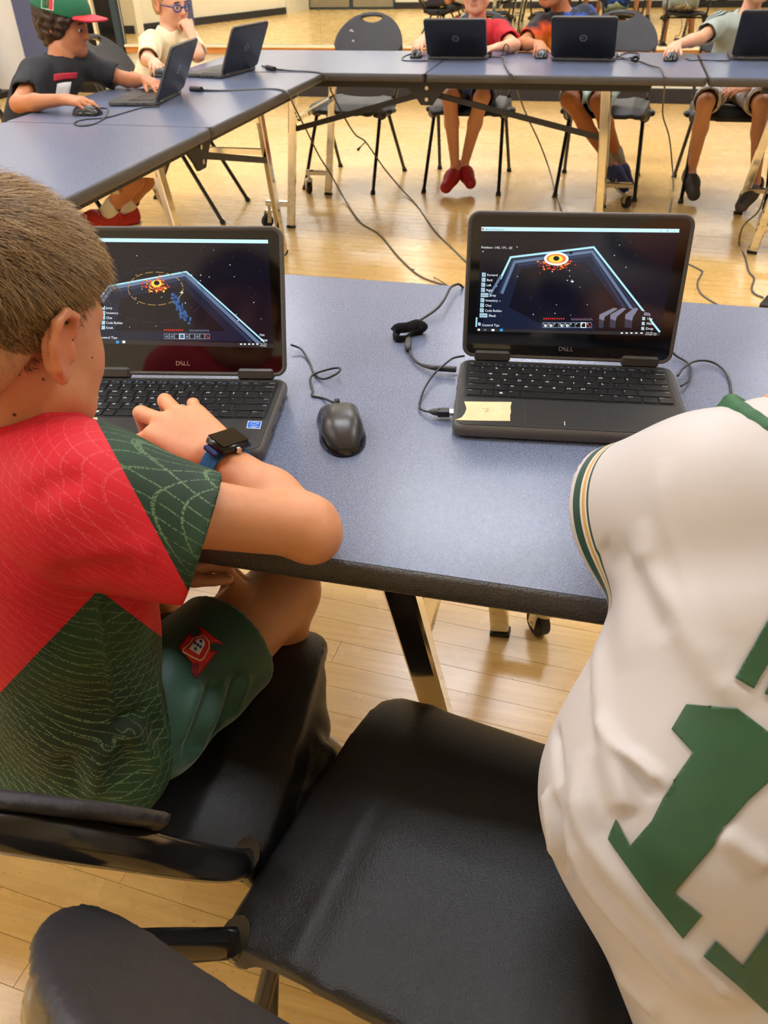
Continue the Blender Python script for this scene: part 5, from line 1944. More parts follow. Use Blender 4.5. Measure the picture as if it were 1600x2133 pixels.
S_ = Wp.new(.0036)
wa = V(.213, .462, .65)
for e in (-1, 1):
    S_.cap(chest + V(e * .07, 0, 0), wa + V(e * .068, 0, 0), .098, .118, .05)
    S_.cap(wa + V(e * .068, 0, 0), pel + V(e * .058, -.01, -.03), .118, .108, .05)
S_.cap(shL2 + V(.02, -.005, -.005), shR2 + V(-.02, -.005, -.005), .066, .066, .05)
S_.cap(neck2 + V(0, -.01, -.045), shL2 + V(.02, 0, 0), .062, .06, .04); S_.cap(neck2 + V(0, -.01, -.045), shR2, .062, .06, .04)
S_.cap(neck2 + V(0, -.005, -.012), neck2 + V(0, -.005, -.04), .062, .072, .025)
cuff2 = V(.062, .655, .804)
ax2 = unit(cuff2 - (shL2 + V(.01, -.01, 0)))
S_.cap(shL2 + V(.01, -.01, 0), cuff2, .072, .074, .04)
S_.fn(lambda x, y, z: np.where((x < .12) & (y > .57), -((x - cuff2[0]) * ax2[0] + (y - cuff2[1]) * ax2[1] + (z - cuff2[2]) * ax2[2]), 1.0), cuff2 - .12, cuff2 + .12, 0, True)
S_.cap(cuff2 - ax2 * .03, cuff2 + ax2 * .08, .064, .07, .004, True)
S_.cap(neck2 + V(0, .005, -.02), neck2 + V(.06, .04, .08), .055, .06, .006, True)
elS = elR2 * .55 + shR2 * .45
S_.cap(shR2, elS, .07, .066, .04)
S_.plane(pel + V(0, 0, -.09), V(0, 0, -1))
def cuff_at(P):
    d = (cuff2 - P) @ ax2
    rr = np.linalg.norm((P - cuff2) - ((P - cuff2) @ ax2)[:, None] * ax2, axis=1)
    return np.where((rr < .105) & (P[:, 0] < .13), d, 1.0)
FOLDS = [
    ([(1262, 1240), (1245, 1380), (1250, 1480), (1290, 1640), (1305, 1700)], .0055, .012), ([(1235, 1330), (1240, 1450), (1262, 1570)], -.005, .010),
    ([(1250, 1480), (1275, 1545), (1335, 1590), (1395, 1650)], .0065, .0065), ([(1265, 1500), (1290, 1580), (1306, 1690)], .006, .005), ([(1290, 1560), (1335, 1610), (1375, 1660)], -.004, .008),
    ([(1155, 1500), (1160, 1570), (1168, 1640)], -.005, .006), ([(1140, 1640), (1150, 1720), (1168, 1850)], .005, .007), ([(1150, 1650), (1172, 1760), (1180, 1860)], -.005, .006),
    ([(1205, 1560), (1225, 1720), (1330, 1870), (1460, 2010), (1560, 2110)], .008, .014), ([(1180, 1700), (1240, 1840), (1360, 1975), (1500, 2120)], .007, .012), ([(1220, 1690), (1300, 1830), (1420, 1970)], -.006, .010),
    ([(1175, 1850), (1225, 1950), (1290, 2030), (1380, 2120)], .0035, .010),
    ([(1385, 950), (1384, 1050), (1412, 1150), (1470, 1320), (1500, 1400)], .0035, .009), ([(1345, 1080), (1355, 1180), (1400, 1260), (1480, 1400), (1560, 1480)], .0045, .012), ([(1330, 1160), (1350, 1240), (1400, 1330)], -.004, .014),
    ([(1290, 1120), (1300, 1250), (1310, 1400)], .003, .016), ([(1500, 1730), (1550, 1770), (1610, 1810)], .004, .008),
    ([(1250, 1130), (1280, 1160), (1320, 1150)], -.005, .012)]
FOLDS = [(p, a_ * (1.45 if max(y for _, y in p) > 1400 else 1.0), w_) for p, a_, w_ in FOLDS]
shirtW, PW, QW = cloth_obj(S_, 'jersey', 'jersey_white', Wp.root, FOLDS, {'cuff': cuff_at}, smooth=3)
bv = bvh_of(PW, QW)
ONE = [(1430.6, 1467), (1534, 1474), (1600, 1525), (1650, 1566), (1645, 1590), (1600, 1627), (1555, 1668), (1503, 1730), (1486, 1761), (1404, 1858), (1462, 1904), (1421, 1953), (1340, 1850), (1268, 1747), (1285, 1706), (1314, 1761), (1359, 1709), (1393, 1641), (1443, 1568), (1400, 1519)]
patch(bv, ONE, 'number', 'number_green', shirtW, 7, .0018)
patch(bv, [(1491, 1957), (1546, 2010), (1600, 1933), (1650, 1850), (1700, 1775), (1655, 1725), (1688, 1672), (1790, 1680), (1870, 1735), (1855, 1790), (1800, 1850), (1745, 1930), (1650, 2040), (1710, 2090), (1668, 2150), (1600, 2108), (1464, 1990)], 'number', 'number_green', shirtW, 7, .0018)
patch(bv, [(1530, 1412), (1568, 1434), (1600, 1378), (1640, 1310), (1640, 1220), (1600, 1288)], 'letter', 'number_green', shirtW, 7, .0018)
patch(bv, [(1591, 1444), (1625, 1460), (1650, 1420), (1650, 1350), (1610, 1400)], 'letter', 'number_green', shirtW, 7, .0018)
# green collar
S_ = Sdf(neck2 - .11, neck2 + .11, .004)
nx = unit(V(.45, .30, .85)); e1 = unit(np.cross(nx, V(0, 1, 0))); e2 = np.cross(nx, e1)
cpts = [neck2 + V(-.004, -.004, .004) + (e1 * math.cos(t) * .064 + e2 * math.sin(t) * .060) for t in np.linspace(0, 2 * PI, 25)]
for a_, b_ in zip(cpts[:-1], cpts[1:]):
    S_.cap(a_, b_ + nx * 0, .008, k=.003); S_.cap(a_ - nx * .012, b_ - nx * .012, .008, k=.004)
sdf_obj(S_, 'collar', 'collar_green', Wp.root, smooth=1)
# ------------------------------------------------------------------ the five children at the other tables
mat('shirt_red', (196, 28, 42), 0.75, var=.12, vscale=30, bump=.2, bscale=500); mat('shirt_black', (30, 30, 34), 0.8, var=.15, vscale=20); mat('shirt_cream', (236, 216, 172), 0.8, var=.14, vscale=22)
mat('shorts_navy', (54, 56, 78), 0.75); mat('shorts_mint', (186, 206, 196), 0.75); mat('shorts_white', (226, 222, 216), 0.75)
camo = NT('shorts_camo', rough=0.8)
cv = camo.noise(16.0, detail=2)
cc_ = camo.mix(camo.math('GREATER_THAN', cv, .5), lin((222, 216, 208)), lin((176, 166, 158)))
camo.color(camo.mix(camo.math('GREATER_THAN', camo.noise(24.0, camo.mapping((1, 1, 1), loc=(3, 1, 2)), detail=2), .58), cc_, lin((140, 130, 126))))
fire = NT('shirt_fire', rough=0.7)
fz = fire.node('ShaderNodeSeparateXYZ'); gpos = fire.node('ShaderNodeNewGeometry'); fire.link(gpos.outputs['Position'], fz.inputs[0])
fn_ = fire.noise(14.0, gpos.outputs['Position'], detail=4)
hgt_ = fire.math('ADD', fz.outputs[2], fire.math('MULTIPLY', fn_, .10))
fcol = fire.mix(fire.ramp(hgt_, .80, .86), lin((250, 168, 60)), lin((226, 84, 24)))
fcol = fire.mix(fire.ramp(hgt_, .87, .91), fcol, lin((32, 26, 28)))
bcol = fire.mix(fire.ramp(fire.noise(20.0, gpos.outputs['Position'], detail=4), .45, .62), lin((30, 34, 48)), lin((40, 90, 190)))
fire.color(fire.mix(fire.ramp(fire.math('ADD', fz.outputs[0], fire.math('MULTIPLY', fn_, .06)), -.29, -.26), fcol, bcol))
grey = NT('shirt_grey', rough=0.75)
st_ = grey.attr('stripe')
gcol = grey.mix(grey.ramp(grey.noise(9.0, detail=2), .3, .7), lin((176, 186, 174)), lin((160, 170, 158)))
for lo, hi in ((-.026, -.014), (-.006, .006), (.014, .026)):
    gcol = grey.mix(grey.math('MULTIPLY', grey.math('GREATER_THAN', st_, lo), grey.math('LESS_THAN', st_, hi)), gcol, lin((54, 60, 62)))
grey.color(gcol)
mat('clog_red', (186, 34, 36), 0.5, var=.2, vscale=20); mat('clog_grey', (70, 66, 62), 0.6); mat('shoe_navy', (36, 42, 84), 0.6); mat('shoe_redwhite', (196, 46, 44), 0.6); mat('sock_grey', (160, 154, 140), 0.85)
mat('cap_green', (24, 104, 68), 0.7, bump=.3, bscale=400); mat('cap_red', (214, 44, 56), 0.65, bump=.3, bscale=400); mat('flag_white', (236, 232, 220), 0.6); mat('flag_brown', (110, 86, 52), 0.6)
mat('glasses_blue', (54, 56, 132), 0.3); mat('print_white', (222, 220, 214), 0.7); mat('print_red', (190, 40, 52), 0.7); mat('print_pink', (226, 132, 110), 0.7)
gl = mat('lens', (235, 240, 245), 0.03, spec=.5)
gl.node_tree.nodes['Principled BSDF'].inputs['Alpha'].default_value = 0.12


def kid(label, J, skin, shirt, shorts, hairm, shoe, hands, hair_kw=None, sleeve=.62, sock=None, shirt_attr=None, girth=1.0, shorts_len=.8, low_shoe=False):
    g = {k: V(*v) for k, v in J.items()}
    pts = np.array([v for k, v in g.items() if k not in ('face',)])
    lo, hi = pts.min(0) - .17, pts.max(0) + .17
    lo[2] = min(lo[2], 0.0)
    K = Person('person', label, (g['pel'][0], g['pel'][1], 0), .0058, lo, hi, skin)
    M = frame_from(g['face'], V(*J.get('hup', (0, 0, 1))) if 'hup' in J else V(0, 0, 1))
    K.head = (g['head'], M, .97)
    S_ = K.S
    head_sdf(S_, g['head'], M, .97)
    nk = (g['shL'] + g['shR']) / 2 + V(0, 0, .045)
    S_.cap(g['head'] + M @ V(0, -.025, -.05), nk - V(0, 0, .01), .042, .046, .025)
    K.torso(S_, g['pel'], g['chest'], g['shL'], g['shR'], extra=-.008)
    for sd in 'LR':
        K.arm(S_, g['sh' + sd], g['el' + sd], g['wr' + sd], .95)
        hd = hands[sd]
        hand(S_, g['wr' + sd], V(*hd[0]), V(*hd[1]), V(*hd[2]), hd[3] if len(hd) > 3 else [(.3, .4, .3)] * 4, s=.95)
        K.leg(S_, g['hip' + sd], g['kn' + sd], g['an' + sd], .93)
        S_.cap(g['an' + sd], g['an' + sd] * .6 + g['to' + sd] * .4 + V(0, 0, .01), .026, .028, .015)
    K.finish_body(2); K.eyes()
    rt = unit(g['shR'] - g['shL'])
    S_ = K.new()
    K.torso(S_, g['pel'] + V(0, 0, .02), g['chest'], g['shL'], g['shR'], extra=.012 * girth, wid=(.058, .06), r=(.082, .076))
    S_.cap(nk - V(0, 0, .045), nk - V(0, 0, .02), .064, .058, .03)
    for sd in 'LR':
        a_, b_ = g['sh' + sd], g['sh' + sd] + (g['el' + sd] - g['sh' + sd]) * sleeve
        S_.cap(a_, b_, .056, .053, .03)
        d_ = unit(b_ - a_)
        S_.fn(lambda x, y, z: np.where((x - b_[0]) ** 2 + (y - b_[1]) ** 2 + (z - b_[2]) ** 2 < .08 ** 2, -((x - b_[0]) * d_[0] + (y - b_[1]) * d_[1] + (z - b_[2]) * d_[2] - .02), 1.0), b_ - .08, b_ + .08, 0, True)
        S_.cap(b_ - d_ * .01, b_ + d_ * .05, .043, .046, .004, True)
    S_.cap(nk - V(0, 0, .012), nk + V(0, 0, .06) + M @ V(0, .02, 0), .047, .055, .005, True)
    S_.warp(lambda x, y, z: .0035 * np.sin(z * 60 + 40 * x + 2 * np.sin(y * 25)) * np.sin(28 * (x + y) - 22 * z))
    shirt_o = sdf_obj(S_, 'shirt', shirt, K.root, {'stripe': shirt_attr(g)} if shirt_attr else None)
    S_ = K.new()
    S_.cap(g['pel'] + rt * .045, g['pel'] - rt * .045, .09, k=.04)
    for sd in 'LR':
        e = g['hip' + sd] + (g['kn' + sd] - g['hip' + sd]) * shorts_len
        S_.cap(g['hip' + sd], e, .078, .070, .03)
        d_ = unit(g['kn' + sd] - g['hip' + sd])
        S_.fn(lambda x, y, z: np.where((x - e[0]) ** 2 + (y - e[1]) ** 2 + (z - e[2]) ** 2 < .1 ** 2, -((x - e[0]) * d_[0] + (y - e[1]) * d_[1] + (z - e[2]) * d_[2] - .03), 1.0), e - .1, e + .1, 0, True)
        S_.cap(e, e + d_ * .08, .058, .064, .004, True)
    S_.warp(lambda x, y, z: .0025 * np.sin(z * 50 + 45 * x + 30 * y))
    sdf_obj(S_, 'shorts', shorts, K.root)
    for sd in 'LR':
        an, to = g['an' + sd], g['to' + sd]
        S_ = Sdf(np.minimum(an, to) - .09, np.maximum(an, to) + .09, .005)
        heel = an - unit((to - an) * V(1, 1, .6)) * .03 - V(0, 0, .045)
        S_.chain([(heel, .036), (heel * .5 + to * .5 + V(0, 0, .014), .04), (to, .034)], .03)
        S_.cap(heel + V(0, 0, .03), heel * .6 + to * .4 + V(0, 0, .03), .032, .03, .02)
        S_.cap(an + V(0, 0, .06), an - V(0, 0, .02), .034, .03, .01, True)
        so = sdf_obj(S_, 'shoe', shoe, K.root, smooth=1)
        if low_shoe:
            d_ = unit(to - heel); sdv = unit(np.cross(d_, V(0, 0, 1)))
            for q_ in (.35, .5, .65):
                c_ = heel + (to - heel) * q_
                for e in (-1, 1):
                    MB().bar(c_ + sdv * e * .026 + V(0, 0, .05), c_ + sdv * e * .041 + V(0, 0, .0) + d_ * .01, .010, .004, up=tuple(d_)).build('stripe', 'sole_white', so, world=True)
            MB().bar(heel - V(0, 0, .034) - d_ * .03, to - V(0, 0, .032) + d_ * .03, .07, .012).build('sole', 'sole_white', so, world=True)
        if sock:
            S_ = Sdf(an - .06, an + V(.06, .06, .16), .005)
            kn = g['kn' + sd]; d_ = unit(kn - an)
            S_.cap(an - d_ * .03, an + d_ * .075, .031, .037, 0)
            sdf_obj(S_, 'sock', sock, K.root, smooth=1)
    if hairm:
        K.hair(hairm, .005, **(hair_kw or {}))
    return K, g, M, shirt_o


FLAT = [(.25, .35, .25)] * 4
GRIP = [(.35, .5, .35), (.3, .45, .3), (.35, .5, .35), (.45, .55, .4)]
# child in the red shirt
kid('child in a red shirt behind the left laptop of the mirror-side table', dict(
    pel=(-.765, 5.14, .545), chest=(-.765, 5.03, .755), shR=(-.885, 4.97, .805), shL=(-.635, 4.97, .805), head=(-.757, 4.925, 1.005), face=(-.05, -1, -.12),
    elR=(-1.01, 4.80, .785), wrR=(-.992, 4.63, .80), elL=(-.52, 4.70, .775), wrL=(-.585, 4.575, .782),
    hipR=(-.83, 5.10, .53), hipL=(-.70, 5.10, .53), knR=(-.868, 4.80, .515), knL=(-.692, 4.80, .515), anR=(-.842, 4.90, .125), anL=(-.80, 4.95, .13), toR=(-.875, 4.79, .045), toL=(-.745, 4.87, .055)),
    'skin_pale', 'shirt_red', 'shorts_navy', 'hair_brown', 'clog_red', dict(R=((-.05, -1, -.1), (0, 0, 1), (1, 0, 0), GRIP), L=((-.7, -.6, -.1), (0, 0, 1), (-.5, .5, 0), FLAT)))
# child in the orange and blue shirt
kid('child in an orange and blue flame patterned shirt behind the middle far laptop', dict(
    pel=(-.10, 5.14, .545), chest=(-.24, 5.06, .765), shR=(-.425, 5.02, .825), shL=(-.20, 5.07, .865), head=(-.375, 4.985, 1.03), face=(-.45, -.9, -.15),
    elR=(-.495, 4.78, .772), wrR=(-.39, 4.63, .787), elL=(-.06, 5.08, .66), wrL=(-.03, 4.90, .60),
    hipR=(-.17, 5.10, .53), hipL=(-.04, 5.10, .53), knR=(-.222, 4.80, .515), knL=(-.07, 4.80, .505), anR=(.035, 4.99, .17), anL=(.085, 5.03, .17), toR=(.14, 4.925, .055), toL=(.15, 5.03, .05)),
    'skin_tan', 'shirt_fire', 'shorts_mint', 'hair_dark', 'shoe_navy', dict(R=((.15, -1, -.1), (0, 0, 1), (1, .1, 0), GRIP), L=((.0, -.85, -.4), (.3, -.3, 1), (-1, 0, 0), FLAT)), sock='sock_grey', low_shoe=True)
# child in the grey shirt with striped shoulders
def stripes(g):
    def f(P):
        a_, b_ = g['shR'], g['elR']
        nk = (g['shR'] + g['shL']) / 2
        d1 = unit(b_ - nk); up_ = unit(np.cross(np.cross(d1, V(0, 0, 1)), d1)); n_ = np.cross(d1, up_)
        near = np.where(np.linalg.norm(P - (a_ + (b_ - a_) * .2), axis=1) < .19, (P - a_) @ n_ + .012, 1.0)
        return np.where((P - a_) @ up_ > -.01, near, 1.0)
    return f
kid('child in a pale grey shirt with dark striped shoulder at the right edge', dict(
    pel=(.62, 5.16, .545), chest=(.625, 5.08, .77), shR=(.475, 5.02, .835), shL=(.745, 5.03, .835), head=(.63, 4.99, 1.045), face=(.05, -1, -.2),
    elR=(.385, 4.80, .80), wrR=(.262, 4.595, .79), elL=(.80, 4.98, .64), wrL=(.665, 4.87, .585),
    hipR=(.545, 5.12, .53), hipL=(.69, 5.12, .53), knR=(.468, 4.80, .515), knL=(.735, 4.80, .515), anR=(.478, 4.965, .135), anL=(.79, 4.755, .145), toR=(.505, 4.845, .05), toL=(.735, 4.66, .05)),
    'skin_pale', 'shirt_grey', 'shorts_camo', 'hair_brown', 'clog_grey', dict(R=((-.3, -.95, -.15), (0, 0, 1), (1, -.3, 0), GRIP), L=((-.8, -.3, -.15), (.1, -.5, 1), (-.3, .8, .3), FLAT)), shirt_attr=stripes, shorts_len=.9)
# child with the green cap, in black
K, g, M, sh = kid('child in a black shirt and a green cap with red brim, on the left', dict(
    pel=(-2.34, 3.12, .545), chest=(-2.25, 3.17, .765), shR=(-2.225, 3.115, .835), shL=(-2.175, 3.385, .83), head=(-2.185, 3.315, .985), face=(1, .12, -.18),
    elR=(-2.185, 2.895, .765), wrR=(-1.955, 2.862, .79), elL=(-2.02, 3.43, .775), wrL=(-1.865, 3.32, .79),
    hipR=(-2.30, 3.08, .525), hipL=(-2.29, 3.24, .525), knR=(-1.945, 3.20, .425), knL=(-1.92, 3.36, .45), anR=(-2.13, 3.22, .27), anL=(-2.14, 3.40, .24), toR=(-2.24, 3.12, .24), toL=(-2.26, 3.36, .18)),
    'skin_tan', 'shirt_black', 'shorts_white', 'hair_brown', 'shoe_redwhite', dict(R=((1, .05, -.1), (0, -.2, 1), (0, 1, 0), GRIP), L=((.85, -.5, -.12), (0, 0, 1), (-.3, -1, 0), FLAT)),
    dict(thick=.024, front=.082, side=-.055, nape=-.095, wav=.005, freq=130, tilt=.3), sock='sock_white', low_shoe=True)
hp = lambda x, y, z: g['head'] + M @ V(x, y, z)
S_ = Sdf(g['head'] - .22, g['head'] + .24, .0048)
S_.ell(hp(0, -.012, .05), V(.098, .12, .1), M, 0)
S_.plane(hp(0, 0, .046), M @ V(0, -.12, -1)); S_.cap(hp(0, -.012, -.04), hp(0, -.012, .05), .092, .09, 0, True)
crown = sdf_obj(S_, 'cap_crown', 'cap_green', K.root, smooth=1)
S_ = Sdf(g['head'] - .26, g['head'] + .26, .0048)
def brim(x, y, z):
    q0 = [(x - g['head'][0]) * M[0, i] + (y - g['head'][1]) * M[1, i] + (z - g['head'][2]) * M[2, i] for i in range(3)]
    X, Y, Z = q0
    zc = .052 - .22 * (Y - .08) * .3 - 1.6 * X ** 2
    d2 = np.sqrt((X / .085) ** 2 + ((Y - .09) / .085) ** 2) - 1
    return np.maximum(np.maximum(d2 * .07, np.abs(Z - zc) - .0045), .07 - Y)
S_.fn(brim, g['head'] - .26, g['head'] + .26)
sdf_obj(S_, 'cap_brim', 'cap_red', crown, smooth=1)
# small flag patch on the side of the cap
def side_rect(x0, x1, z0, z1, off, m_, nm):
    ps = []
    for yy, zz in ((x0, z0), (x1, z0), (x1, z1), (x0, z1)):
        e = math.sqrt(max(.02, 1 - ((yy + .012) / .12) ** 2 - ((zz - .05) / .1) ** 2))
        ps.append(hp(.098 * e + off, yy, zz))
    nn = M @ V(1, 0, 0)
    MB().add([tuple(p) for p in ps] + [tuple(p - nn * .004) for p in ps], [(0, 1, 2, 3), (7, 6, 5, 4), (0, 4, 5, 1), (1, 5, 6, 2), (2, 6, 7, 3), (3, 7, 4, 0)]).build(nm, m_, crown, world=True)
side_rect(-.045, .005, .058, .098, .0025, 'flag_white', 'flag_patch')
side_rect(-.042, -.028, .061, .095, .0035, 'cap_green', 'flag_stripe'); side_rect(-.012, .002, .061, .095, .0035, 'cap_red', 'flag_stripe'); side_rect(-.025, -.016, .073, .085, .0035, 'flag_brown', 'flag_emblem')
# print on the front of the black shirt
rt = unit(g['shR'] - g['shL']); up_ = unit(g['shL'] + g['shR'] - 2 * g['pel']); fr = unit(np.cross(up_, rt))
fr = fr if fr[0] > 0 else -fr
bvk = BVHTree.FromPolygons([tuple(np.array(v.co)) for v in sh.data.vertices], [tuple(p.vertices) for p in sh.data.polygons])
def decal(bvh, c, ux, uy, nrm, w_, h_, m_, nm, parent, off=.002):
    vs = []
    for i in range(5):
        for j in range(5):
            p = c + ux * (i / 4 - .5) * w_ + uy * (j / 4 - .5) * h_
            r_ = bvh.ray_cast(Vector(p + nrm * .3), Vector(-nrm))
            vs.append(tuple(r_[0] + Vector(nrm) * off) if r_[0] is not None else tuple(p))
    fs = [(i * 5 + j, i * 5 + j + 1, i * 5 + j + 6, i * 5 + j + 5) for i in range(4) for j in range(4)]
    o = MB().add(vs, fs).build(nm, m_, parent, smooth=True, world=True)
    md = o.modifiers.new('thickness', 'SOLIDIFY'); md.thickness = .001
    return o
cpt = g['chest'] + fr * .09 + up_ * .035 + rt * .02
decal(bvk, cpt, rt, up_, fr, .075, .085, 'print_white', 'shirt_print', sh)
decal(bvk, cpt + up_ * .065, rt, up_, fr, .12, .024, 'print_red', 'shirt_lettering', sh)
# child with glasses, cream shirt, chin on the hand
K, g, M, sh = kid('child in a cream shirt with blue glasses resting chin on one hand', dict(
    pel=(-2.39, 4.30, .545), chest=(-2.30, 4.34, .76), shR=(-2.305, 4.225, .825), shL=(-2.225, 4.46, .825), head=(-2.245, 4.375, .985), face=(.9, -.38, -.12),
    elR=(-2.24, 4.03, .775), wrR=(-2.11, 3.855, .79), elL=(-2.06, 4.235, .775), wrL=(-2.112, 4.285, .862),
    hipR=(-2.35, 4.22, .53), hipL=(-2.34, 4.38, .53), knR=(-2.13, 4.14, .54), knL=(-2.12, 4.46, .54), anR=(-2.24, 4.34, .505), anL=(-2.28, 4.26, .50), toR=(-2.2, 4.43, .49), toL=(-2.2, 4.2, .485)),
    'skin_pale', 'shirt_cream', 'shorts_navy', 'hair_blond', 'shoe_white', dict(R=((.5, -.85, -.1), (0, 0, 1), (.6, .5, 0), GRIP), L=((-.45, .3, .75), (.8, -.5, .3), (-.3, .9, 0), [(1.0, 1.1, .7)] * 4)), dict(thick=.008, wav=.001), sleeve=.75)
hp = lambda x, y, z: g['head'] + M @ (V(x, y, z) * .97)
gm = MB()
gf = None
for e in (-1, 1):
    loop = [hp(e * .032 + .022 * math.cos(a_), .094 - .012 * abs(e * .032 + .022 * math.cos(a_)) / .05, -.004 + .0165 * math.sin(a_)) for a_ in np.linspace(0, 2 * PI, 17)]
    o = MB().tube(loop, .0028, 6).build('glasses_rim', 'glasses_blue', K.root, smooth=True, world=True)
    MB().add([tuple(p) for p in loop[:-1]], [tuple(range(16))]).build('lens', 'lens', o, world=True)
    MB().tube([hp(e * .054, .086, .0), hp(e * .074, .02, .002), hp(e * .078, -.015, -.004)], .0024, 6).build('glasses_temple', 'glasses_blue', o, smooth=True, world=True)
MB().tube([hp(-.01, .097, .0), hp(.01, .097, .0)], .0026, 6).build('glasses_bridge', 'glasses_blue', K.root, smooth=True, world=True)
# ================================================================== cords, plugs, adapters
mat('cord_black', (30, 30, 31), 0.45); mat('cord_grey', (92, 90, 86), 0.5); mat('velcro', (16, 16, 17), 0.9, bump=.8, bscale=700); mat('adapter_black', (34, 34, 37), 0.5); mat('plug_grey', (62, 60, 58), 0.5)
def cord(name, label, pts, r=.0018, material='cord_black', n=7):
    p = spline(pts, n)
    return MB().tube(p, r, 7).build(name, material, smooth=True, label=label, cat='cord', group='computer cords')
T = lambda x, y, dz=.002: atz(x, y, TT + dz)
F = lambda x, y: atz(x, y, .003)
cord('mouse_cord', 'thin black mouse cord looping between the left laptop and the mouse',
     [T(606, 718, .010), T(628, 728, .006), T(645, 755), T(656, 780, .002), T(676, 789, .006), T(703, 777, .012), T(708, 767, .012), T(690, 768, .008), T(655, 779, .006), T(646, 792, .003), T(651, 812), T(651, 824), T(672, 829), T(694, 838, .012)], .0017)
pc = cord('charger_cord', 'black power cord with a velcro tie and plug left of the right laptop',
     [F(858, 560), F(905, 578), T(936, 597, -.2), T(962, 601, -.03), T(962, 596, .006), T(953, 592, .012), T(938, 600, .02), T(925, 625, .02), T(908, 645, .012), T(880, 664, .008), T(864, 675, .008), T(854, 690, .006), T(851, 715, .006), T(855, 735, .005), T(866, 752, .005), T(882, 761, .006), T(905, 766, .009), T(948, 769, .010)], .0022)
MB().tube([T(851, 708, .007), T(850, 722, .007), T(851, 729, .006)], [.0052, .0056, .004], 12).build('connector', 'plug_grey', pc, smooth=True)
MB().tube([T(880, 761, .006), T(898, 765, .008), T(912, 767, .009)], [.0026, .0036, .0042], 10).build('strain_relief', 'plug_grey', pc, smooth=True)
MB().tube([T(912, 767, .009), T(950, 769.5, .010)], .0045, 12).build('plug', 'cord_black', pc, smooth=True, autos=50)
lp = spline([T(822, 692, .010), T(830, 684, .016), T(848, 682, .018), T(868, 676, .018), T(881, 682, .014), T(876, 690, .006), T(858, 696, .004), T(842, 706, .004), T(828, 706, .006), T(821, 698, .008), T(822, 692, .010)], 5)
MB().tube(lp, .0085, 8, flat=.25, up=(0, 1, 0)).build('velcro_tie', 'velcro', pc, smooth=True)
uc = cord('usb_cord', 'thin black cord with a short plug at the left side of the right laptop',
     [T(968, 741, .016), T(944, 746, .014), T(925, 760, .014), T(905, 778, .010), T(886, 806, .008), T(876, 832, .004), T(874, 848, .004), T(882, 855, .006), T(897, 858, .008)], .0016)
MB().tube([T(895, 857, .009), T(903, 858, .009), T(917, 859, .009)], [.0025, .0045, .0052], 10).build('strain_relief', 'plug_grey', uc, smooth=True)
MB().bar(T(912, 859, .009), T(936, 859, .009), .0125, .008).build('plug', 'cord_black', uc)
MB().bar(T(934, 859, .009), T(945, 859, .009), .0115, .0042).build('plug_tip', 'port_metal', uc)
cord('mouse_cord', 'thin black cord curling at the right side of the right laptop', [T(1396, 729, .012), T(1410, 742, .006), T(1432, 755, .004), T(1439, 772, .004), T(1434, 793, .005), T(1419, 804, .010)], .0017)
cord('mouse_cord', 'thin black cord arching towards the white jersey', [T(1412, 783, .010), T(1424, 766, .012), T(1450, 752, .010), T(1480, 753, .006), T(1505, 768, .004), T(1520, 795), T(1524, 830)], .0017)
def hang(a_, b_, sag=0.0, n=6):
    return [a_ + (b_ - a_) * i / n + V(0, 0, -sag * math.sin(PI * i / n)) for i in range(n + 1)]
# from the left table across the gap to the near table
c1 = cord('charger_cord', 'long cord from the corner laptop sagging over the floor, with a small side plug',
     [T(546, 137, .004), T(565, 142, .006), T(600, 147), T(640, 149), T(668, 152, .003), T(678, 158, .0), atz(690, 190, .60), atz(715, 240, .46), atz(740, 280, .33), atz(762, 296, .28), atz(800, 350, .14), atz(835, 392, .03), F(866, 425), F(905, 480), F(945, 520), F(985, 560)], .0042, 'cord_grey')
MB().tube([atz(761, 296, .285), atz(752, 305, .26), atz(745, 313, .24)], [.003, .003, .009], 8).build('side_plug', 'cord_black', c1, smooth=True)
MB().tube([T(556, 140, .008), T(572, 144, .008)], .011, 10).build('ferrite', 'cord_black', c1, smooth=True, autos=50)
c2 = cord('charger_cord', 'long cord from the left laptop dropping between the tables to the near table',
     [T(402, 186, .004), T(430, 188, .004), T(470, 189), T(520, 187), T(560, 185), T(588, 188, .003), T(602, 197, .0), atz(612, 220, .62), atz(640, 275, .42), atz(665, 325, .27), atz(690, 365, .12), atz(715, 410, .02), F(750, 462), F(790, 488), F(830, 535), F(875, 575), F(935, 597)], .0042, 'cord_grey')
MB().tube([T(398, 185, .008), T(420, 187, .008)], .012, 10).build('ferrite', 'cord_black', c2, smooth=True, autos=50)
cord('charger_cord', 'cord hanging from the far table between the red and orange shirts', [T(1022, 118, .006), T(1048, 120, .01), T(1052, 135, .004), T(1060, 150, .004), T(1068, 160, .0), atz(1078, 190, .60), atz(1097, 240, .42), atz(1125, 300, .22), atz(1145, 355, .06), F(1158, 405), F(1170, 440), F(1185, 480)], .0042, 'cord_grey')
c3 = cord('charger_cord', 'cord hanging from the far table in front of the grey shirt chair', [T(1287, 116, .006), T(1310, 124, .008), T(1326, 126, .01), T(1345, 132, .004), T(1362, 138, .008), T(1376, 142, .01), T(1384, 155, .004), T(1386, 166, .0), atz(1383, 200, .58), atz(1381, 240, .43), atz(1394, 285, .28), atz(1400, 340, .10), F(1403, 390), F(1396, 440), F(1394, 480)], .0042, 'cord_grey')
MB().tube([T(1317, 122, .016), T(1324, 118, .03), T(1331, 122, .022), T(1326, 128, .010), T(1317, 126, .010), T(1316, 121, .018)], .006, 8).build('cord_tie', 'velcro', c3, smooth=True)
cord('mouse_cord', 'mouse cord curling beside the middle far laptop', [T(1286, 118, .006), T(1305, 110, .004), T(1328, 111, .004), T(1330, 117, .004), T(1310, 121, .004), T(1286, 124, .006)], .0028)
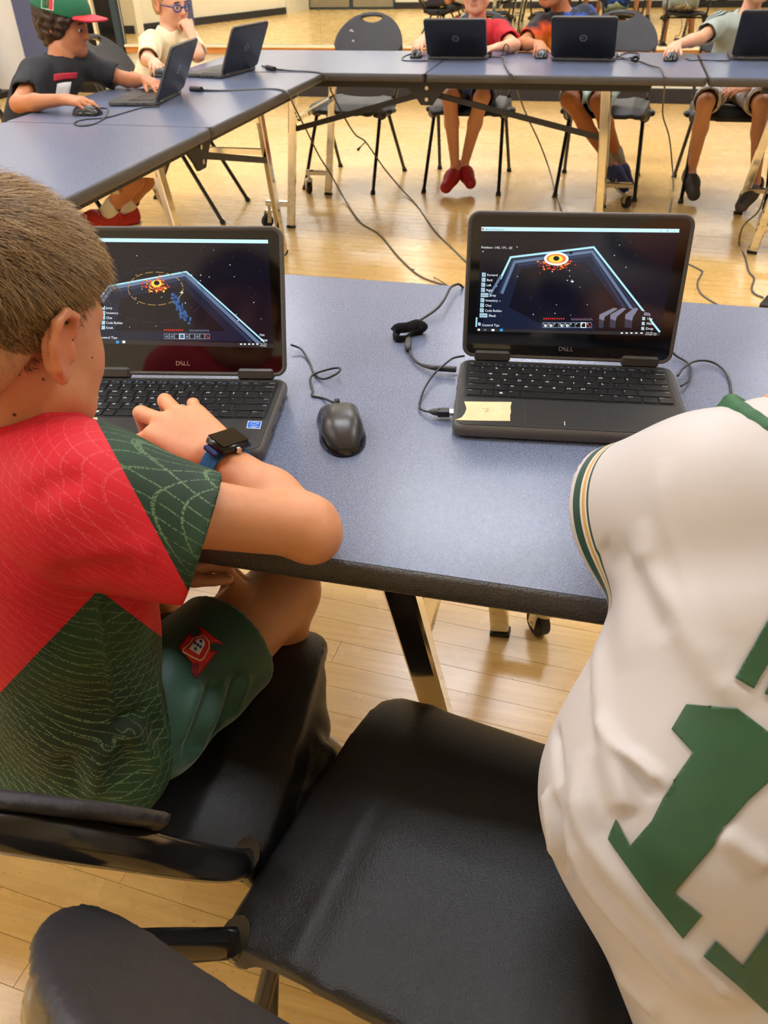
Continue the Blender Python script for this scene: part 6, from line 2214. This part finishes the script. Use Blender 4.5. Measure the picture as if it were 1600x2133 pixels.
cord('mouse_cord', 'mouse cord lying before the laptop of the child in red', [T(866, 110, .006), T(850, 114), T(838, 121), T(842, 126), T(870, 127), T(893, 126, .004)], .0028)
cord('mouse_cord', 'mouse cord running to the laptop at the right edge', [T(1428, 122, .006), T(1440, 126), T(1460, 125), T(1490, 126), T(1522, 126, .006)], .0028)
cord('mouse_cord', 'mouse cord trailing in front of the sideways laptop on the left table', [T(200, 226, .012), T(222, 226, .02), T(224, 236, .01), T(212, 250), T(190, 260), T(165, 262), T(155, 256), T(176, 249), T(222, 245), T(262, 234), T(300, 224), T(332, 222, .006)], .0028)
cord('mouse_cord', 'small cord loop behind the laptop of the child in red', [T(1022, 117, .004), T(1045, 116, .004), T(1048, 104, .03), T(1053, 92, .06), T(1060, 98, .05), T(1057, 112, .01)], .0024)
cord('charger_cord', 'cord winding down to a power adapter at the right edge', [atz(1640, 300, .60), atz(1596, 400, .32), atz(1580, 440, .2), atz(1556, 462, .13), atz(1545, 478, .12), F(1540, 510), F(1552, 535), F(1560, 565), F(1571, 580), F(1566, 600), F(1572, 612), F(1590, 620)], .0042, 'cord_grey')
cord('charger_cord', 'short curve of cord on the floor right of the right laptop', [F(1400, 535), F(1436, 551), F(1460, 563), F(1463, 568), F(1454, 585), F(1454, 600), F(1464, 615), F(1490, 632), F(1530, 650)], .0038, 'cord_grey')
ad = MB().box((0, 0, .016), (.11, .05, .032), bev=.005).build('power_adapter', 'adapter_black', label='black power adapter block on the floor at the right edge', cat='adapter')
p = atz(1600, 640, 0); ad.location = (p[0], p[1], 0); ad.rotation_euler = (0, 0, 1.2)
# folded stack leaning at the far left
mat('stack_black', (22, 21, 22), 0.4)
stk = empty('chair_stack', (-5.5, 7.6, 0), 0, 'black folded stack at the far left edge by the pale wall', 'chair stack')
for i in range(9):
    y0 = i * .0
    MB().bar((-.40 - i * .035, -.03 * i, .02), (-.72 - i * .035, -.03 * i, .95), .03, .03).build('frame_bar', 'stack_black', stk)
MB().box((-.62, -.1, .03), (.6, .4, .05), bev=.01).build('base_rail', 'stack_black', stk)
